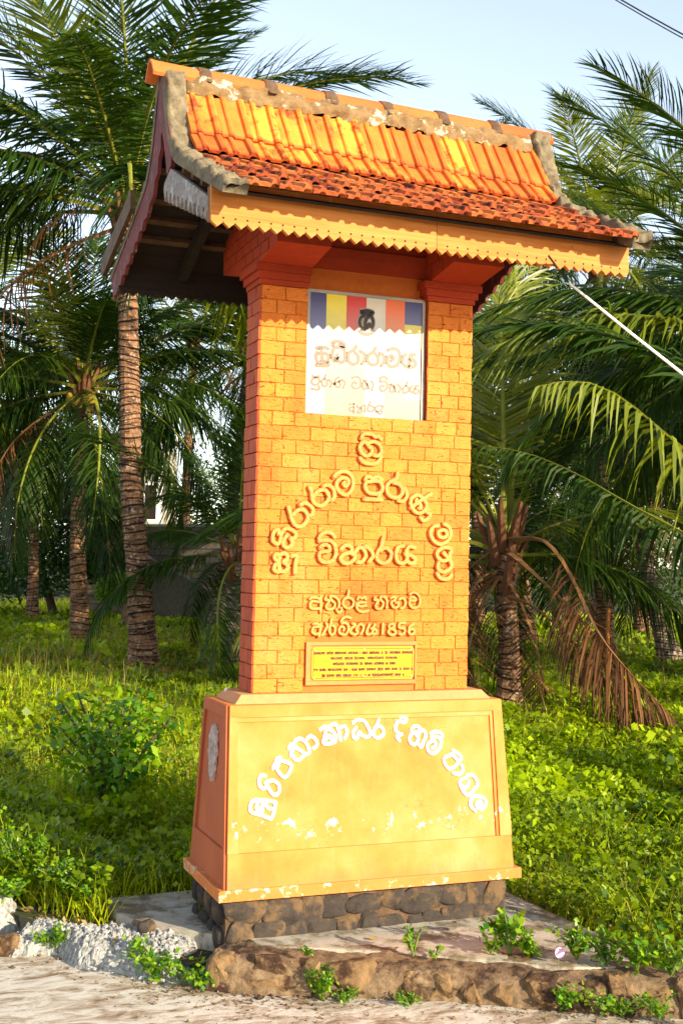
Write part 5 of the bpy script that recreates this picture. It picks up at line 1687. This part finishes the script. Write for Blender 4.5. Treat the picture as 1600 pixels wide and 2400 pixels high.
# row of weeds at the slab's outer edge on the right
for i, (px, py) in enumerate([(1350, 2248), (1420, 2262), (1490, 2275), (1570, 2285), (1640, 2290)]):
    P = gp(px, py, .075)
    plant('weed_clump', ['upright weed right of the pink flower', 'bushy weed second from the pink flower', 'broad weed third from the pink flower', 'weed at the right end of the kerb top', 'weed just beyond the right edge'][i], 'weed', P, .10, .12, 150, .030, MAT_BUSH, 'weeds along the kerb and slab', 8, 70 + i, .36)
for i, (px, py) in enumerate([(40, 2062), (95, 2076), (150, 2092), (215, 2108), (20, 2100), (-20, 2040)]):
    P = gp(px, py, .09)
    plant('weed_clump', ['sunlit leafy weed at the left edge above the concrete', 'second sunlit weed from the left above the concrete', 'third sunlit weed from the left above the concrete', 'last sunlit weed before the dark slab', 'short bright weed in front of the small concrete lump', 'tall bright weed at the very left edge'][i], 'weed', P, .13, [.20, .19, .16, .10, .06, .24][i], 300, .024, MAT_BUSH, 'weeds along the kerb and slab', 9, 90 + i, .36)
# morning glory
P = gp(1307, 2238, .10)
FL = empty('pink_flower', P); tag(FL, 'single pale pink bindweed flower among the weeds on the kerb top', 'flower')
v = [P + np.array([0, 0, -.01])]; n = 15
for i in range(n):
    a = 2 * math.pi * i / n; v.append(P + np.array([math.cos(a) * .020, -.012, math.sin(a) * .020 + .012]))
f = [(0, 1 + i, 1 + (i + 1) % n) for i in range(n)]
obj('petal', v, f, Mat('pink_petal').done((.72, .42, .66), .6), FL)
MB().tube([P + np.array([0, .002, -.03]), P + np.array([0, 0, -.008])], .002, 5).obj('stem', MAT_WEEDST, FL)

def crown_cloud(blobs, n, size, rg, shell=.55):
    C = []
    w = np.array([b[3] * b[4] * b[5] for b in blobs]) ** .75; w /= w.sum()
    for b, k in zip(blobs, (w * n).astype(int)):
        q = rg.normal(0, 1, (k, 3)); q /= np.linalg.norm(q, axis=1)[:, None]
        r = rg.uniform(shell, 1.08, k) ** 1.0
        lump = 1 + .28 * fbm(q * 2.2 + b[0], 5)
        C.append(np.array(b[:3]) + q * (r * lump)[:, None] * np.array(b[3:6]))
    C = np.vstack(C)
    return leaf_quads(C, np.full(len(C), size), rg, .3, .34) + (len(C),)
def tree(label, base, blobs, n, size, mat, seed, group):
    rg = np.random.default_rng(seed)
    b = np.array(base); b[2] = float(ground_h(b[0], b[1])) - .05
    E = empty('broadleaf_tree', b); tag(E, label, 'tree', group)
    V, F, k = crown_cloud(blobs, n, size, rg)
    o = obj('crown', V, F, mat, E, attr=rg.random(k)); o['kind'] = 'stuff'
    mb = MB(); c = np.array(blobs[0][:3])
    mb.tube(spline([b, b * .6 + c * .4, c], 4), np.linspace(.11, .05, 9), 8)
    for q in blobs[1:]:
        mb.tube(spline([b * .6 + c * .4, (b + c) / 2 + np.array([0, 0, .2]), np.array(q[:3])], 3), np.linspace(.06, .015, 7), 6)
    mb.obj('trunk', MAT_BARK, E)
def B_(px, py, D, rx, rz, ry=None): return tuple(at(px, py, D)) + (rx, ry or rx, rz)
tree('dark glossy broadleaf tree behind the left palms', at(130, 1380, 28), [B_(60, 1180, 28, 1.5, 1.5), B_(190, 1060, 28, .7, .55), B_(-60, 1080, 28.5, 1.2, 1.3), B_(200, 1230, 27.5, 1.0, 1.1), B_(270, 1160, 28, .45, .5), B_(20, 1330, 27, 1.6, .7), B_(40, 1010, 28, .6, .6)], 26000, .10, MAT_BROAD, 1, None)
tree('lower dark bush of the broadleaf trees at the wall', at(250, 1330, 27), [B_(255, 1210, 27, .5, .5), B_(215, 1320, 26.5, .55, .45), B_(290, 1215, 27, .35, .35)], 5000, .09, MAT_BROAD, 2, None)
tree('sunlit bush at the foot of the block wall', at(300, 1400, 22), [B_(290, 1380, 22, .35, .28), B_(250, 1385, 22, .25, .22)], 1800, .07, MAT_BUSH, 3, None)
tree('bush behind the short palm at right', at(1330, 1330, 34), [B_(1300, 1290, 34, 1.6, 1.2), B_(1420, 1270, 35, 1.8, 1.3), B_(1180, 1300, 33, 1.2, 1.0)], 16000, .12, MAT_FAR, 4, None)
# distant wood
rg = np.random.default_rng(50)
blobs = []
for i in range(46):
    px = -260 + i * 47; D = 44 + R.uniform(-4, 6)
    top = np.interp(px, [-260, 100, 240, 330, 420, 560, 1000, 1150, 1700], [1080, 1060, 1150, 1160, 1100, 1040, 900, 860, 800]) + R.uniform(-40, 50)
    h = (1325 - top) / CF * D
    c = at(px, 1325, D); blobs.append((c[0], c[1], .5 + h * .42, 1.3, 1.3, .9 + h * .5))
V, F, k = crown_cloud(blobs, 90000, .17, rg, .7)
tag(obj('distant_wood', V, F, MAT_FAR, org=(0, 0, 0), attr=rg.random(k)), 'far-off mass of trees closing the view behind the grove', 'wood', kind='stuff')
print('VEG DONE', len(bpy.data.objects))

# loose grit and litter on the road and slab
rg = np.random.default_rng(88)
n = 2600
X = rg.uniform(-1.6, 1.4, n); t = rg.exponential(.10, n); Y = edge_y(X) + .01 - t
onroad = rg.random(n) < .75
Xs = rg.uniform(-.9, .8, n); Ys = rg.uniform(-.9, .5, n)
okS = in_poly(Xs, Ys, SLAB * .96)
X = np.where(onroad, X, Xs); Y = np.where(onroad, Y, Ys); ok = onroad | okS
Z = np.where(onroad, ROADZ, .066); X, Y, Z = X[ok], Y[ok], Z[ok]; n = len(X)
octa = np.array([(1, 0, 0), (0, 1, 0), (-1, 0, 0), (0, -1, 0), (0, 0, 1), (0, 0, -.4)])
of = np.array([(0, 1, 4), (1, 2, 4), (2, 3, 4), (3, 0, 4), (1, 0, 5), (2, 1, 5), (3, 2, 5), (0, 3, 5)])
sz = rg.lognormal(-5.7, .45, n).clip(.0012, .012)
V = (octa[None] * (1 + rg.uniform(-.3, .3, (n, 6, 3)))) * sz[:, None, None] + np.stack([X, Y, Z], 1)[:, None, :]
F = (np.arange(n) * 6)[:, None, None] + of[None]
tag(obj('grit', V.reshape(-1, 3), F.reshape(-1, 3), MAT_KMORT, org=(0, 0, 0)), 'scattered grit and small stone chips on the road edge and slab', 'grit', kind='stuff')
# brown dead leaves and twigs lying under the weeds and on the slab's edge
X, Y, D, lat = view_pts(16000, 4.2, 14, rg, 1.0)
ok = (Y > edge_y(X) + .05) & ~((np.abs(X) < .62) & (np.abs(Y) < .25)) & ~(in_poly(X, Y, SLAB) & (rg.random(len(X)) > .05))
X, Y = X[ok], Y[ok]
zz = np.where(in_poly(X, Y, SLAB), .072, ground_h(X, Y) - .015)
V, F = leaf_quads(np.stack([X, Y, zz], 1), .035, rg, 1.0, .22)
tag(obj('leaf_litter', V, F, MAT_DRYG, org=(0, 0, 0), attr=rg.random(len(X))), 'brown leaf litter lying in the bare gaps between the weeds', 'leaf litter', kind='stuff')
